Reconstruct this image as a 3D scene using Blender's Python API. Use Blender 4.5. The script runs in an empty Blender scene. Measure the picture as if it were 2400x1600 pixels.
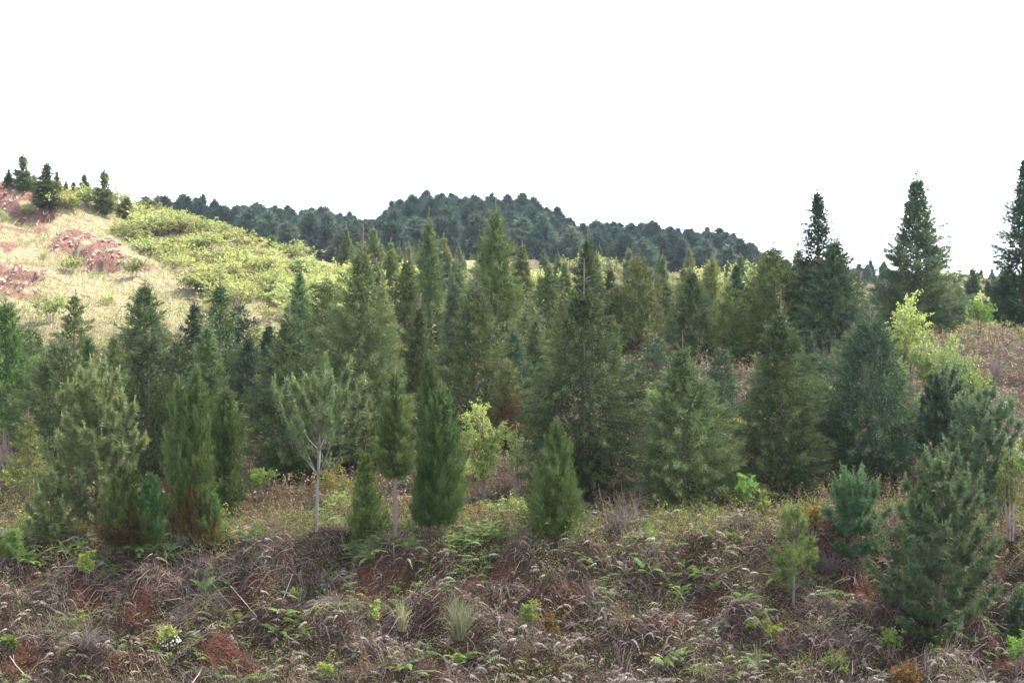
import bpy, math, random
import numpy as np

# ------------------------------------------------------------------ camera, sky, sun, exposure
S = bpy.context.scene
COL = S.collection
F = 3333.0            # focal length in photograph pixels (50 mm on a 36 mm wide frame, 2400 px)
HY = 900.0            # image row of the horizon
K = 2400.0 / 2352.0   # positions below are read off a 2352 px wide copy of the photograph

cam_d = bpy.data.cameras.new('camera'); cam = bpy.data.objects.new('camera', cam_d); COL.objects.link(cam)
cam.location = (0, 0, 0); cam.rotation_euler = (math.pi / 2, 0, 0)
cam_d.sensor_width = 36; cam_d.lens = 50; cam_d.shift_y = (HY - 800) / 2400
cam_d.clip_start = 0.1; cam_d.clip_end = 5000
S.camera = cam

SUN_EL, SUN_AZ = 56.0, 62.0      # degrees; azimuth measured from the viewing direction (+Y) towards +X
w = bpy.data.worlds.new('World'); S.world = w; w.use_nodes = True
nt = w.node_tree; nt.nodes.clear()
sky = nt.nodes.new('ShaderNodeTexSky'); sky.sky_type = 'NISHITA'; sky.sun_disc = False
sky.sun_elevation = math.radians(SUN_EL); sky.sun_rotation = math.radians(SUN_AZ)
sky.air_density = 1.0; sky.dust_density = 4.0; sky.ozone_density = 1.0; sky.altitude = 1800
hs = nt.nodes.new('ShaderNodeHueSaturation'); hs.inputs['Saturation'].default_value = 0.4
bg = nt.nodes.new('ShaderNodeBackground'); bg.inputs['Strength'].default_value = 0.115
wo = nt.nodes.new('ShaderNodeOutputWorld')
nt.links.new(sky.outputs[0], hs.inputs['Color']); nt.links.new(hs.outputs[0], bg.inputs['Color']); nt.links.new(bg.outputs[0], wo.inputs[0])

SD = np.array([math.sin(math.radians(SUN_AZ)) * math.cos(math.radians(SUN_EL)),
               math.cos(math.radians(SUN_AZ)) * math.cos(math.radians(SUN_EL)), math.sin(math.radians(SUN_EL))])
sl = bpy.data.lights.new('sun', 'SUN'); sl.energy = 2.8; sl.angle = math.radians(0.53); sl.color = (1.0, 0.93, 0.82)
so = bpy.data.objects.new('sun', sl); COL.objects.link(so)
import mathutils
so.rotation_euler = mathutils.Vector(SD.tolist()).to_track_quat('Z', 'Y').to_euler()
so.location = (SD * 400).tolist()

S.view_settings.view_transform = 'Standard'; S.view_settings.look = 'None'
S.view_settings.gamma = 1.0; S.view_settings.use_curve_mapping = False
S.view_settings.exposure = 2.95
S.render.engine = 'CYCLES'
cy = S.cycles
cy.max_bounces = 4; cy.diffuse_bounces = 2; cy.glossy_bounces = 1; cy.transmission_bounces = 3; cy.volume_bounces = 0
cy.transparent_max_bounces = 4; cy.caustics_reflective = False; cy.caustics_refractive = False
cy.use_denoising = True

# ------------------------------------------------------------------ helpers
rng = np.random.default_rng(7)
random.seed(7)

def nrm(v):
    return v / np.maximum(np.linalg.norm(v, axis=-1, keepdims=True), 1e-9)

def rvec(n, r=None):
    return nrm((r or rng).normal(size=(n, 3)))

class Acc:
    """collects triangles (with a colour attribute: tint, brown, spare) and links them as ONE mesh object"""
    def __init__(s): s.v = []; s.f = []; s.c = []; s.n = 0
    def mesh(s, v, f, tint=0.5, brown=0.0, spare=0.0):
        v = np.asarray(v, float).reshape(-1, 3); n = len(v)
        c = np.ones((n, 4)); c[:, 0] = tint; c[:, 1] = brown; c[:, 2] = spare
        s.v.append(v); s.f.append(np.asarray(f, np.int64).reshape(-1, 3) + s.n); s.c.append(c); s.n += n
    def tris(s, P, tint=0.5, brown=0.0, spare=0.0):
        n = len(P)
        if n == 0: return
        rep = lambda a: np.repeat(a, 3) if np.ndim(a) else a
        s.mesh(P.reshape(-1, 3), np.arange(n * 3).reshape(-1, 3), rep(tint), rep(brown), rep(spare))
    def kites(s, c, d, side, L, W, tint=0.5, brown=0.0, fold=0.0):
        n = len(c)
        L = np.broadcast_to(L, (n,))[:, None]; W = np.broadcast_to(W, (n,))[:, None]
        up = np.cross(side, d)
        a = c; b = c + d * L * .45 + side * W * .5 + up * fold * W; e = c + d * L; g = c + d * L * .45 - side * W * .5 + up * fold * W
        P = np.stack([a, b, e, g], 1).reshape(-1, 3)
        i = np.arange(n)[:, None] * 4
        f = np.concatenate([i + [0, 1, 2], i + [0, 2, 3]], 0)
        rep = lambda q: np.repeat(q, 4) if np.ndim(q) else q
        s.mesh(P, f, rep(tint), rep(brown))
    def tube(s, pts, rad, sides=6, tint=0.5, brown=0.0):
        pts = np.asarray(pts, float); m = len(pts); rad = np.broadcast_to(rad, (m,))
        t = nrm(np.gradient(pts, axis=0))
        ref = np.where(np.abs(t[:, 2:3]) < .9, [[0, 0, 1.]], [[1., 0, 0]])
        u = nrm(np.cross(t, ref)); v = np.cross(t, u)
        a = np.linspace(0, 2 * np.pi, sides, endpoint=False)
        V = pts[:, None] + rad[:, None, None] * (np.cos(a)[None, :, None] * u[:, None] + np.sin(a)[None, :, None] * v[:, None])
        f = []
        for i in range(m - 1):
            for j in range(sides):
                p, q = i * sides + j, i * sides + (j + 1) % sides
                f += [(p, q, q + sides), (p, q + sides, p + sides)]
        s.mesh(V.reshape(-1, 3), f, tint, brown)
    def ribbons(s, P, W, tint=0.5, brown=0.0, taper=0.35):
        """P: (n, k, 3) polylines turned into flat tapering strips facing random ways"""
        n, k, _ = P.shape
        t = nrm(P[:, -1] - P[:, 0]); sd = nrm(np.cross(t, rvec(n)))[:, None]
        W = np.broadcast_to(W, (n,))[:, None, None] * np.linspace(1, taper, k)[None, :, None] * .5
        V = np.stack([P - sd * W, P + sd * W], 2).reshape(n, k * 2, 3)
        base = []
        for i in range(k - 1):
            a = i * 2
            base += [(a, a + 1, a + 3), (a, a + 3, a + 2)]
        f = (np.arange(n)[:, None, None] * (k * 2) + np.array(base)[None]).reshape(-1, 3)
        rep = lambda q: np.repeat(q, k * 2) if np.ndim(q) else q
        s.mesh(V.reshape(-1, 3), f, rep(tint), rep(brown))
    def data(s, name, mat, smooth=False):
        me = bpy.data.meshes.new(name)
        V = np.concatenate(s.v).astype(np.float32); Fc = np.concatenate(s.f).astype(np.int32); C = np.concatenate(s.c).astype(np.float32)
        me.vertices.add(len(V)); me.vertices.foreach_set('co', V.ravel())
        me.loops.add(Fc.size); me.loops.foreach_set('vertex_index', Fc.ravel())
        me.polygons.add(len(Fc)); me.polygons.foreach_set('loop_start', np.arange(0, Fc.size, 3, dtype=np.int32))
        at = me.attributes.new('tint', 'FLOAT_COLOR', 'POINT'); at.data.foreach_set('color', C.ravel())
        me.update(calc_edges=True); me.materials.append(mat)
        me.polygons.foreach_set('use_smooth', np.full(len(Fc), smooth))
        return me
    def build(s, name, mat, parent=None, smooth=False):
        return link(name, s.data(name, mat, smooth), parent)

def link(name, data, parent=None):
    o = bpy.data.objects.new(name, data); COL.objects.link(o)
    if parent is not None: o.parent = parent
    return o

def tag(o, label=None, cat=None, group=None, kind=None):
    if label: o['label'] = label
    if cat: o['category'] = cat
    if group: o['group'] = group
    if kind: o['kind'] = kind
    return o

def thing(name, loc, label, cat, group=None, rz=0.0, scale=(1, 1, 1)):
    o = link(name, None); o.location = loc; o.rotation_euler = (0, 0, rz); o.scale = scale; o.empty_display_size = 0.2
    return tag(o, label, cat, group)

def dup(src, loc, rz, scale, label, group=None, tilt=(0, 0)):
    r = src.copy(); COL.objects.link(r); r.location = loc; r.rotation_euler = (tilt[0], tilt[1], rz); r.scale = scale; r['label'] = label
    if group: r['group'] = group
    for ch in src.children:
        c = ch.copy(); COL.objects.link(c); c.parent = r
    return r

class Waves:
    """cheap smooth noise: a sum of plane waves, about -1..1"""
    def __init__(s, freq, n=14, seed=0, dim=2):
        r = np.random.default_rng(seed)
        d = nrm(r.normal(size=(n, dim))); s.k = d * (freq * r.uniform(.6, 1.7, (n, 1))) * 2 * np.pi; s.p = r.uniform(0, 6.283, n); s.n = n
    def __call__(s, *xs):
        X = np.stack(xs, -1)
        return np.sin(X @ s.k.T + s.p).sum(-1) * (1.4 / math.sqrt(s.n)) / 1.6

# ------------------------------------------------------------------ materials
def new_mat(name):
    m = bpy.data.materials.new(name); m.use_nodes = True; t = m.node_tree; t.nodes.clear()
    return m, t, t.nodes.new, t.links.new

def leaf_mat(name, dark, light, brown=(0.115, 0.072, 0.036), trans=0.3, rough=0.65, spec=0.12, vary=0.36, hue=0.025):
    m, t, N, Lk = new_mat(name)
    at = N('ShaderNodeAttribute'); at.attribute_name = 'tint'
    sep = N('ShaderNodeSeparateColor'); Lk(at.outputs['Color'], sep.inputs[0])
    mx = N('ShaderNodeMix'); mx.data_type = 'RGBA'; mx.inputs['A'].default_value = (*dark, 1); mx.inputs['B'].default_value = (*light, 1)
    Lk(sep.outputs[0], mx.inputs['Factor'])
    mb = N('ShaderNodeMix'); mb.data_type = 'RGBA'; mb.inputs['B'].default_value = (*brown, 1)
    Lk(mx.outputs['Result'], mb.inputs['A']); Lk(sep.outputs[1], mb.inputs['Factor'])
    oi = N('ShaderNodeObjectInfo')
    hsv = N('ShaderNodeHueSaturation')
    mr = N('ShaderNodeMapRange'); mr.inputs['To Min'].default_value = 1 - vary; mr.inputs['To Max'].default_value = 1 + vary; Lk(oi.outputs['Random'], mr.inputs['Value'])
    wn = N('ShaderNodeTexWhiteNoise'); wn.noise_dimensions = '1D'; Lk(oi.outputs['Random'], wn.inputs['W'])
    mh = N('ShaderNodeMapRange'); mh.inputs['To Min'].default_value = .5 - hue; mh.inputs['To Max'].default_value = .5 + hue; Lk(wn.outputs['Value'], mh.inputs['Value'])
    Lk(mr.outputs[0], hsv.inputs['Value']); Lk(mh.outputs[0], hsv.inputs['Hue']); Lk(mb.outputs['Result'], hsv.inputs['Color'])
    p = N('ShaderNodeBsdfPrincipled'); p.inputs['Roughness'].default_value = rough; p.inputs['Specular IOR Level'].default_value = spec
    Lk(hsv.outputs[0], p.inputs['Base Color'])
    out = N('ShaderNodeOutputMaterial')
    if trans > 0:
        tr = N('ShaderNodeBsdfTranslucent'); Lk(hsv.outputs[0], tr.inputs['Color'])
        mix = N('ShaderNodeMixShader'); mix.inputs[0].default_value = trans
        Lk(p.outputs[0], mix.inputs[1]); Lk(tr.outputs[0], mix.inputs[2]); Lk(mix.outputs[0], out.inputs['Surface'])
    else:
        Lk(p.outputs[0], out.inputs['Surface'])
    return m

def bark_mat(name, a, b, scale=18.0):
    m, t, N, Lk = new_mat(name)
    tc = N('ShaderNodeTexCoord'); mp = N('ShaderNodeMapping'); mp.inputs['Scale'].default_value = (scale, scale, scale * .25)
    nz = N('ShaderNodeTexNoise'); nz.inputs['Scale'].default_value = 1.0; nz.inputs['Detail'].default_value = 4
    Lk(tc.outputs['Object'], mp.inputs[0]); Lk(mp.outputs[0], nz.inputs['Vector'])
    mx = N('ShaderNodeMix'); mx.data_type = 'RGBA'; mx.inputs['A'].default_value = (*a, 1); mx.inputs['B'].default_value = (*b, 1)
    Lk(nz.outputs[0], mx.inputs['Factor'])
    bp = N('ShaderNodeBump'); bp.inputs['Strength'].default_value = .5; bp.inputs['Distance'].default_value = .02; Lk(nz.outputs[0], bp.inputs['Height'])
    p = N('ShaderNodeBsdfPrincipled'); p.inputs['Roughness'].default_value = .85; Lk(mx.outputs['Result'], p.inputs['Base Color']); Lk(bp.outputs[0], p.inputs['Normal'])
    o = N('ShaderNodeOutputMaterial'); Lk(p.outputs[0], o.inputs[0])
    return m

M = {}
M['cypress'] = leaf_mat('cypress_foliage', (0.038, 0.066, 0.026), (0.150, 0.190, 0.072), trans=.2)
M['juniper'] = leaf_mat('juniper_foliage', (0.042, 0.078, 0.024), (0.140, 0.200, 0.058), brown=(0.125, 0.076, 0.030), trans=.2)
M['olive'] = leaf_mat('olive_cypress_foliage', (0.052, 0.074, 0.024), (0.165, 0.190, 0.060), trans=.22)
M['bluish'] = leaf_mat('blue_cypress_foliage', (0.028, 0.055, 0.028), (0.100, 0.140, 0.066), trans=.18)
M['pine'] = leaf_mat('pine_needles', (0.035, 0.080, 0.045), (0.150, 0.210, 0.085), brown=(.16, .13, .05), trans=.25, rough=.45, spec=.4)
M['pine_bright'] = leaf_mat('bright_pine_needles', (0.070, 0.125, 0.048), (0.28, 0.34, 0.12), brown=(.2, .15, .05), trans=.3, rough=.45, spec=.4)
M['pine_mid'] = leaf_mat('mid_pine_needles', (0.042, 0.095, 0.048), (0.18, 0.25, 0.10), brown=(.2, .15, .05), trans=.25, rough=.5)
M['pine_light'] = leaf_mat('young_pine_needles', (0.09, 0.13, 0.035), (0.22, 0.26, 0.08), brown=(.22, .14, .05), trans=.3)
M['far'] = leaf_mat('hazed_far_foliage', (0.036, 0.062, 0.044), (0.095, 0.130, 0.085), trans=.2, vary=.3)  # bluish leaf colour stands in for part of the distance haze
M['shrub'] = leaf_mat('yellow_green_leaves', (0.14, 0.185, 0.045), (0.36, 0.39, 0.145), brown=(.22, .13, .07), trans=.4, hue=.015)
M['leafy'] = leaf_mat('broad_green_leaves', (0.09, 0.17, 0.035), (0.24, 0.32, 0.07), brown=(.35, .14, .04), trans=.35)
M['fresh'] = leaf_mat('fresh_spring_leaves', (0.17, 0.25, 0.04), (0.40, 0.46, 0.14), brown=(.3, .18, .06), trans=.4, spec=.5, rough=.4)
M['rusty'] = leaf_mat('rusty_leaves', (0.10, 0.13, 0.03), (0.27, 0.22, 0.06), brown=(.38, .10, .04), trans=.3)
M['fern'] = leaf_mat('green_fern', (0.085, 0.145, 0.04), (0.20, 0.28, 0.085), brown=(.2, .14, .07), trans=.35)
M['deadfern'] = leaf_mat('dead_fern', (0.12, 0.084, 0.072), (0.33, 0.27, 0.25), trans=.2, hue=.01)
M['dead'] = leaf_mat('dead_stems', (0.065, 0.040, 0.032), (0.37, 0.285, 0.25), brown=(.15, .08, .052), trans=0, rough=.8, hue=.01)
M['twig'] = leaf_mat('bare_twigs', (0.12, 0.085, 0.075), (0.28, 0.22, 0.20), trans=0, rough=.8)
M['straw'] = leaf_mat('straw_grass', (0.175, 0.185, 0.07), (0.39, 0.38, 0.20), trans=.3, rough=.7)
M['tuft'] = leaf_mat('tuft_grass', (0.17, 0.21, 0.08), (0.45, 0.43, 0.27), trans=.3, rough=.6)
M['seed'] = leaf_mat('seed_head_weeds', (0.13, 0.085, 0.05), (0.34, 0.26, 0.16), brown=(.16, .2, .05), trans=.2, rough=.8)
M['petal'] = leaf_mat('cream_petals', (0.62, 0.6, 0.45), (0.8, 0.78, 0.66), trans=.2, vary=.05, hue=.005)
M['bark'] = bark_mat('brown_bark', (0.075, 0.05, 0.04), (0.20, 0.145, 0.12))
M['grey_bark'] = bark_mat('grey_bark', (0.08, 0.068, 0.058), (0.25, 0.225, 0.20), 26)
M['pale_wood'] = bark_mat('pale_dead_wood', (0.20, 0.16, 0.13), (0.42, 0.36, 0.31))

# ------------------------------------------------------------------ terrain
KD = np.array([26, 28.5, 30.5, 33, 38, 45, 55, 65, 75, 90, 110, 130, 150, 180, 220, 250, 300, 500, 900.])
TAB = {
 -900: [1600, 1420, 1275, 1245, 1120, 1000, 860, 775, 700, 585, 420, 420, 460, 520, 560, 565, 600, 680, 760],
 0:    [1600, 1420, 1278, 1248, 1125, 1005, 865, 782, 705, 592, 437, 452, 485, 525, 548, 552, 590, 670, 760],
 300:  [1600, 1420, 1272, 1242, 1125, 1010, 872, 792, 722, 622, 492, 500, 520, 540, 545, 545, 580, 670, 760],
 600:  [1600, 1425, 1268, 1238, 1125, 1018, 882, 802, 738, 655, 588, 600, 605, 585, 552, 540, 575, 670, 760],
 800:  [1600, 1425, 1262, 1232, 1120, 1018, 890, 812, 755, 690, 655, 645, 632, 605, 568, 550, 585, 670, 760],
 870:  [1600, 1424, 1260, 1231, 1117, 1015, 890, 814, 760, 698, 665, 652, 640, 616, 585, 574, 600, 670, 760],
 935:  [1600, 1422, 1259, 1229, 1114, 1012, 890, 816, 764, 706, 675, 658, 640, 604, 552, 528, 565, 670, 760],
 1000: [1600, 1420, 1258, 1228, 1112, 1010, 890, 818, 768, 715, 685, 665, 640, 598, 532, 506, 550, 670, 760],
 1250: [1600, 1415, 1256, 1226, 1105, 990, 882, 815, 770, 722, 690, 668, 642, 602, 545, 520, 560, 670, 760],
 1285: [1600, 1414, 1257, 1228, 1106, 986, 880, 814, 770, 723, 692, 669, 644, 606, 556, 534, 572, 672, 760],
 1345: [1600, 1412, 1259, 1231, 1108, 980, 876, 812, 770, 725, 694, 671, 648, 616, 584, 574, 604, 675, 760],
 1450: [1600, 1410, 1262, 1236, 1110, 970, 868, 808, 770, 728, 698, 675, 652, 622, 588, 578, 610, 680, 760],
 1750: [1600, 1415, 1252, 1225, 1105, 958, 852, 802, 772, 735, 706, 686, 665, 640, 620, 616, 665, 740, 800],
 2000: [1600, 1425, 1245, 1212, 1085, 935, 828, 792, 772, 740, 712, 695, 680, 664, 660, 668, 705, 765, 810],
 2400: [1600, 1435, 1262, 1215, 1070, 905, 796, 778, 768, 745, 716, 698, 682, 668, 664, 672, 708, 768, 810],
 3300: [1600, 1435, 1262, 1215, 1070, 905, 796, 778, 768, 745, 716, 698, 682, 668, 664, 672, 708, 768, 810],
}
PXK = np.array(sorted(TAB)); ZK = np.array([(HY - np.array(TAB[p])) / F * KD for p in PXK])
KD = np.concatenate([[0., 2., 6., 12., 20.], KD])
ZK = np.concatenate([np.tile([-1.65, -1.65, -2.6, -5.4, -6.1], (len(PXK), 1)), ZK], 1)

def hermite(xk, yk, x):
    """smooth (limited tangent) interpolation of the rows of yk over xk"""
    d = np.diff(yk, axis=-1) / np.diff(xk)
    m = np.zeros_like(yk); m[:, 1:-1] = np.where(d[:, 1:] * d[:, :-1] > 0, 2 * d[:, 1:] * d[:, :-1] / (d[:, 1:] + d[:, :-1] + 1e-12), 0)
    m[:, 0] = d[:, 0]; m[:, -1] = d[:, -1]
    i = np.clip(np.searchsorted(xk, x) - 1, 0, len(xk) - 2); h = (xk[i + 1] - xk[i]); t = (x - xk[i]) / h
    return (2*t**3-3*t**2+1)*yk[:, i] + (t**3-2*t**2+t)*h*m[:, i] + (-2*t**3+3*t**2)*yk[:, i+1] + (t**3-t**2)*h*m[:, i+1]

GD = np.concatenate([np.linspace(0, 26, 60)[:-1], np.geomspace(26, 900, 500)])
GP = np.linspace(-900, 3300, 260)
GZ = hermite(PXK.astype(float), hermite(KD, ZK, GD).T.copy(), GP).T     # [px, d]
n1, n2, n3, n4 = Waves(.12, seed=1), Waves(.45, seed=2), Waves(1.3, seed=3), Waves(.035, seed=4)

n5, n6 = Waves(.9, seed=6, n=20), Waves(1.9, seed=8, n=20)
def W(px, py, d):                                    # a point of the photograph at depth d
    return np.array([(px - 1200) / F * d, d, (HY - py) / F * d])

SCARS = []   # red scarps on the left hill: (ax, ay, bx, by, height, face width, uphill length)
def scar(p0, d0, p1, d1, h, fw, ul):
    a, b = W(p0, 0, d0), W(p1, 0, d1); SCARS.append((a[0], a[1], b[0], b[1], h, fw, ul))
scar(-120, 105, 120, 98, 1.0, .8, 6); scar(145, 94, 280, 84, 1.0, .7, 5)
scar(-60, 84, 85, 78, .7, .4, 3); scar(-30, 79.5, 70, 75, .5, .35, 2.5)
PITS = []    # hollows in the bank: (x, y, rx, ry, depth)
for px, py, r, dep in [(1160, 1372, .38, .42), (560, 1410, .5, .35), (215, 1420, .4, .35), (330, 1400, .35, .3), (1015, 1530, .5, .3), (1250, 1385, .35, .3),
                       (330, 1500, .5, .4), (560, 1530, .6, .3), (1500, 1570, .5, .35), (1990, 1350, .7, .35), (2350, 900, .8, .3), (640, 1580, .6, .25), (70, 1545, .5, .3)]:
    PITS.append((px, py, r, dep))
_pits = []

def base_height(x, y):
    x = np.asarray(x, float); y = np.asarray(y, float)
    d = np.clip(y, 0, 899.9); px = np.clip(1200 + F * x / np.maximum(d, 26), -899, 3299)
    fi = np.interp(px, GP, np.arange(len(GP))); fj = np.interp(d, GD, np.arange(len(GD)))
    i = np.minimum(fi.astype(int), len(GP) - 2); j = np.minimum(fj.astype(int), len(GD) - 2); a = fi - i; b = fj - j
    return GZ[i, j]*(1-a)*(1-b) + GZ[i+1, j]*a*(1-b) + GZ[i, j+1]*(1-a)*b + GZ[i+1, j+1]*a*b

def scar_fields(x, y):
    dz = np.zeros(np.shape(x)); soil = np.zeros(np.shape(x))
    for ax, ay, bx, by, h, fw, ul in SCARS:
        L = math.hypot(bx-ax, by-ay); tx, ty = (bx-ax)/L, (by-ay)/L; nx, ny = -ty, tx
        if ny < 0: nx, ny = -nx, -ny
        s = ((x-ax)*tx + (y-ay)*ty) / L; q = (x-ax)*nx + (y-ay)*ny + .9 * n2(x*.6, y*.6)
        tp = np.clip(np.minimum(s, 1-s) * 5, 0, 1); tp = tp*tp*(3-2*tp)
        st = np.clip(q / fw * .5 + .5, 0, 1); st = st*st*(3-2*st)
        dz += h * tp * st * np.exp(-np.maximum(q, 0) / ul)
        soil = np.maximum(soil, tp * np.clip(1.15 - np.abs(q - .3) / (fw + h * .6) - .35 * n5(x * .5, y * .5), 0, 1))
    return dz, soil

def height(x, y):
    x = np.asarray(x, float); y = np.asarray(y, float)
    z = base_height(x, y)
    z = z + .10 * n2(x, y) * np.clip((y-20)/8, 0, 1) + .05 * n3(x, y) * np.clip((y-22)/5, 0, 1) * np.clip((60-y)/20, .3, 1)
    z = z + .35 * n1(x, y) * np.clip((y-55)/25, 0, 1) + .8 * n4(x, y) * np.clip((y-140)/60, 0, 1)
    bank = np.clip((y-25)/1.5, 0, 1) * np.clip((31-y)/1.5, 0, 1)
    z = z + .32 * n2(x*1.1+3, y*1.6) * bank
    for a, b, rx, ry, dep in _pits:
        z = z - dep * np.exp(-((x-a)/rx)**2 - ((y-b)/ry)**2)
    sz, sm = scar_fields(x, y)
    return z + sz + sm * (.20 * n5(x, y) + .15 * n6(x * 1.3, y * .5))

def ground_at(px, py, lo=24.0, hi=130.0):
    """first point of the ground seen through a photograph pixel"""
    d = np.linspace(lo, hi, 1500); x = (px - 1200) / F * d
    row = HY - height(x, d) / d * F
    k = np.argmax(row <= py) if (row <= py).any() else np.argmin(np.abs(row - py))
    return np.array([x[k], d[k], float(height(x[k], d[k]))])

for px, py, r, dep in PITS:
    p = ground_at(px, py); _pits.append((p[0], p[1], r, r * .7, dep))

def build_ground():
    ys = np.concatenate([np.linspace(-60, 22, 36), np.arange(22.5, 34, .12), np.arange(34, 70, .5), np.arange(70, 122, .45), np.arange(123, 300, 3.), np.linspace(305, 700, 24)])
    u = np.concatenate([np.linspace(-2.2, -.46, 16), np.linspace(-.44, .44, 224), np.linspace(.46, 2.2, 16)])
    Y, U = np.meshgrid(ys, u, indexing='ij'); X = U * (np.maximum(Y, 0) * .96 + 1.6 + np.clip(22 - Y, 0, 40) * .6)
    Z = height(X, Y); m, n = X.shape
    _, soil = scar_fields(X, Y)
    hill = np.clip((Y - 60) / 12, 0, 1) * np.clip((1 - (X + 2) / 6), 0, 1)
    patch = np.clip(.5 + 1.1 * n2(X * .5, Y * .3) + .5 * n3(X * .5, Y * .4) - .75, 0, 1) * hill * np.clip((-X - 20) / 10, 0, 1)
    soil = np.maximum(soil, patch * .8)
    bank = np.clip((Y-24)/2, 0, 1) * np.clip((31.5-Y)/2, 0, 1)
    pitm = sum(1.0 * np.exp(-((X-p[0])/p[2])**2 - ((Y-p[1])/p[3])**2) for p in _pits)
    a = Acc()
    idx = np.arange(m * n).reshape(m, n)
    q = np.stack([idx[:-1, :-1], idx[:-1, 1:], idx[1:, 1:], idx[1:, :-1]], -1).reshape(-1, 4)
    f = np.concatenate([q[:, [0, 1, 2]], q[:, [0, 2, 3]]])
    a.mesh(np.stack([X, Y, Z], -1).reshape(-1, 3), f, np.maximum(soil, bank * np.clip(.05 + .35 * n2(X + 40, Y) + pitm, 0, .95)).ravel(), hill.ravel(), bank.ravel())
    m_, t, N, Lk = new_mat('hillside_soil')
    at = N('ShaderNodeAttribute'); at.attribute_name = 'tint'; sep = N('ShaderNodeSeparateColor'); Lk(at.outputs['Color'], sep.inputs[0])
    ge = N('ShaderNodeNewGeometry')
    def noise(sc, det=6):
        z = N('ShaderNodeTexNoise'); z.inputs['Scale'].default_value = sc; z.inputs['Detail'].default_value = det; Lk(ge.outputs['Position'], z.inputs['Vector']); return z
    def mix(fac, A, B):
        x = N('ShaderNodeMix'); x.data_type = 'RGBA'
        for sock, val in (('A', A), ('B', B)):
            if isinstance(val, tuple): x.inputs[sock].default_value = (*val, 1)
            else: Lk(val, x.inputs[sock])
        Lk(fac, x.inputs['Factor']); return x.outputs['Result']
    a1, a2, a3 = noise(.7), noise(5.), noise(22., 3)
    litter = mix(a2.outputs[0], (.03, .019, .013), (.10, .068, .047))
    grass = mix(a2.outputs[0], (.18, .15, .09), (.32, .275, .17))
    redbank = mix(a2.outputs[0], (.06, .026, .016), (.15, .064, .04))
    redhill = mix(a3.outputs[0], (.10, .047, .040), (.25, .14, .115))
    base = mix(sep.outputs[1], litter, grass)
    red = mix(sep.outputs[2], redhill, redbank)
    th = N('ShaderNodeMath'); th.operation = 'ADD'; Lk(sep.outputs[0], th.inputs[0]); Lk(a1.outputs[0], th.inputs[1])
    mr = N('ShaderNodeMapRange'); mr.inputs['From Min'].default_value = .75; mr.inputs['From Max'].default_value = 1.05; Lk(th.outputs[0], mr.inputs['Value'])
    col = mix(mr.outputs[0], base, red)
    a4 = noise(2.2, 8); add = N('ShaderNodeMath'); add.operation = 'MULTIPLY_ADD'; add.inputs[1].default_value = 4.0; Lk(a4.outputs[0], add.inputs[0]); Lk(a3.outputs[0], add.inputs[2])
    bp = N('ShaderNodeBump'); bp.inputs['Strength'].default_value = 1.0; bp.inputs['Distance'].default_value = .2; Lk(add.outputs[0], bp.inputs['Height'])
    p = N('ShaderNodeBsdfPrincipled'); p.inputs['Roughness'].default_value = .95; p.inputs['Specular IOR Level'].default_value = .1
    Lk(col, p.inputs['Base Color']); Lk(bp.outputs[0], p.inputs['Normal'])
    o = N('ShaderNodeOutputMaterial'); Lk(p.outputs[0], o.inputs[0])
    g = a.build('ground', m_, smooth=True); tag(g, kind='structure')
build_ground()

# unseen clouds added to shade the plantation and the far hill; the gap between them lets the sun onto the left hillside
def shade_cloud(cx, cy, rx, ry, hgt, seed, thin):
    """an added shading cumulus out of view, flat and ragged: thin enough to let some of the sun through"""
    off = SD / SD[2] * hgt; nu, nv = 96, 40
    a = np.linspace(0, 2 * np.pi, nu, endpoint=False); b = np.linspace(-np.pi / 2, np.pi / 2, nv)
    A, B = np.meshgrid(a, b, indexing='ij'); wv, wv2, wv3 = Waves(.012, seed=seed, dim=3), Waves(.035, seed=seed + 1, dim=3), Waves(.09, seed=seed + 2, dim=3)
    X = np.cos(A) * np.cos(B) * rx; Y = np.sin(A) * np.cos(B) * ry; Z = np.sin(B) * np.where(B > 0, 26, 9)
    g = 1 + .10 * wv(X, Y, Z * 3) + .07 * wv2(X, Y, Z * 3) + .03 * wv3(X, Y, Z * 2)
    P = np.stack([X * g + cx + off[0], Y * g + cy + off[1], Z * g + 5 * wv2(X, Y, Z) + 2.5 * wv3(X, Y, Z) + hgt], -1)
    idx = np.arange(nu * nv).reshape(nu, nv); n_ = np.roll(idx, -1, 0)
    q = np.stack([idx[:, :-1], n_[:, :-1], n_[:, 1:], idx[:, 1:]], -1).reshape(-1, 4)
    m, t, N, Lk = new_mat('shade_cloud_vapour')
    d_ = N('ShaderNodeBsdfDiffuse'); d_.inputs[0].default_value = (.9, .9, .91, 1); e_ = N('ShaderNodeBsdfTranslucent'); e_.inputs[0].default_value = (.9, .9, .91, 1); f_ = N('ShaderNodeBsdfTransparent')
    x = N('ShaderNodeMixShader'); x.inputs[0].default_value = .7; Lk(d_.outputs[0], x.inputs[1]); Lk(e_.outputs[0], x.inputs[2])
    y = N('ShaderNodeMixShader'); y.inputs[0].default_value = math.sqrt(thin); Lk(x.outputs[0], y.inputs[1]); Lk(f_.outputs[0], y.inputs[2])
    o = N('ShaderNodeOutputMaterial'); Lk(y.outputs[0], o.inputs[0])
    ac = Acc(); ac.mesh(P.reshape(-1, 3), np.concatenate([q[:, [0, 1, 2]], q[:, [0, 2, 3]]]))
    tag(ac.build('shade_cloud', m, None, True), kind='structure')
shade_cloud(4, 16, 66, 42, 260, 5, .5)
shade_cloud(-5, 266, 160, 84, 330, 9, .1)
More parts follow.
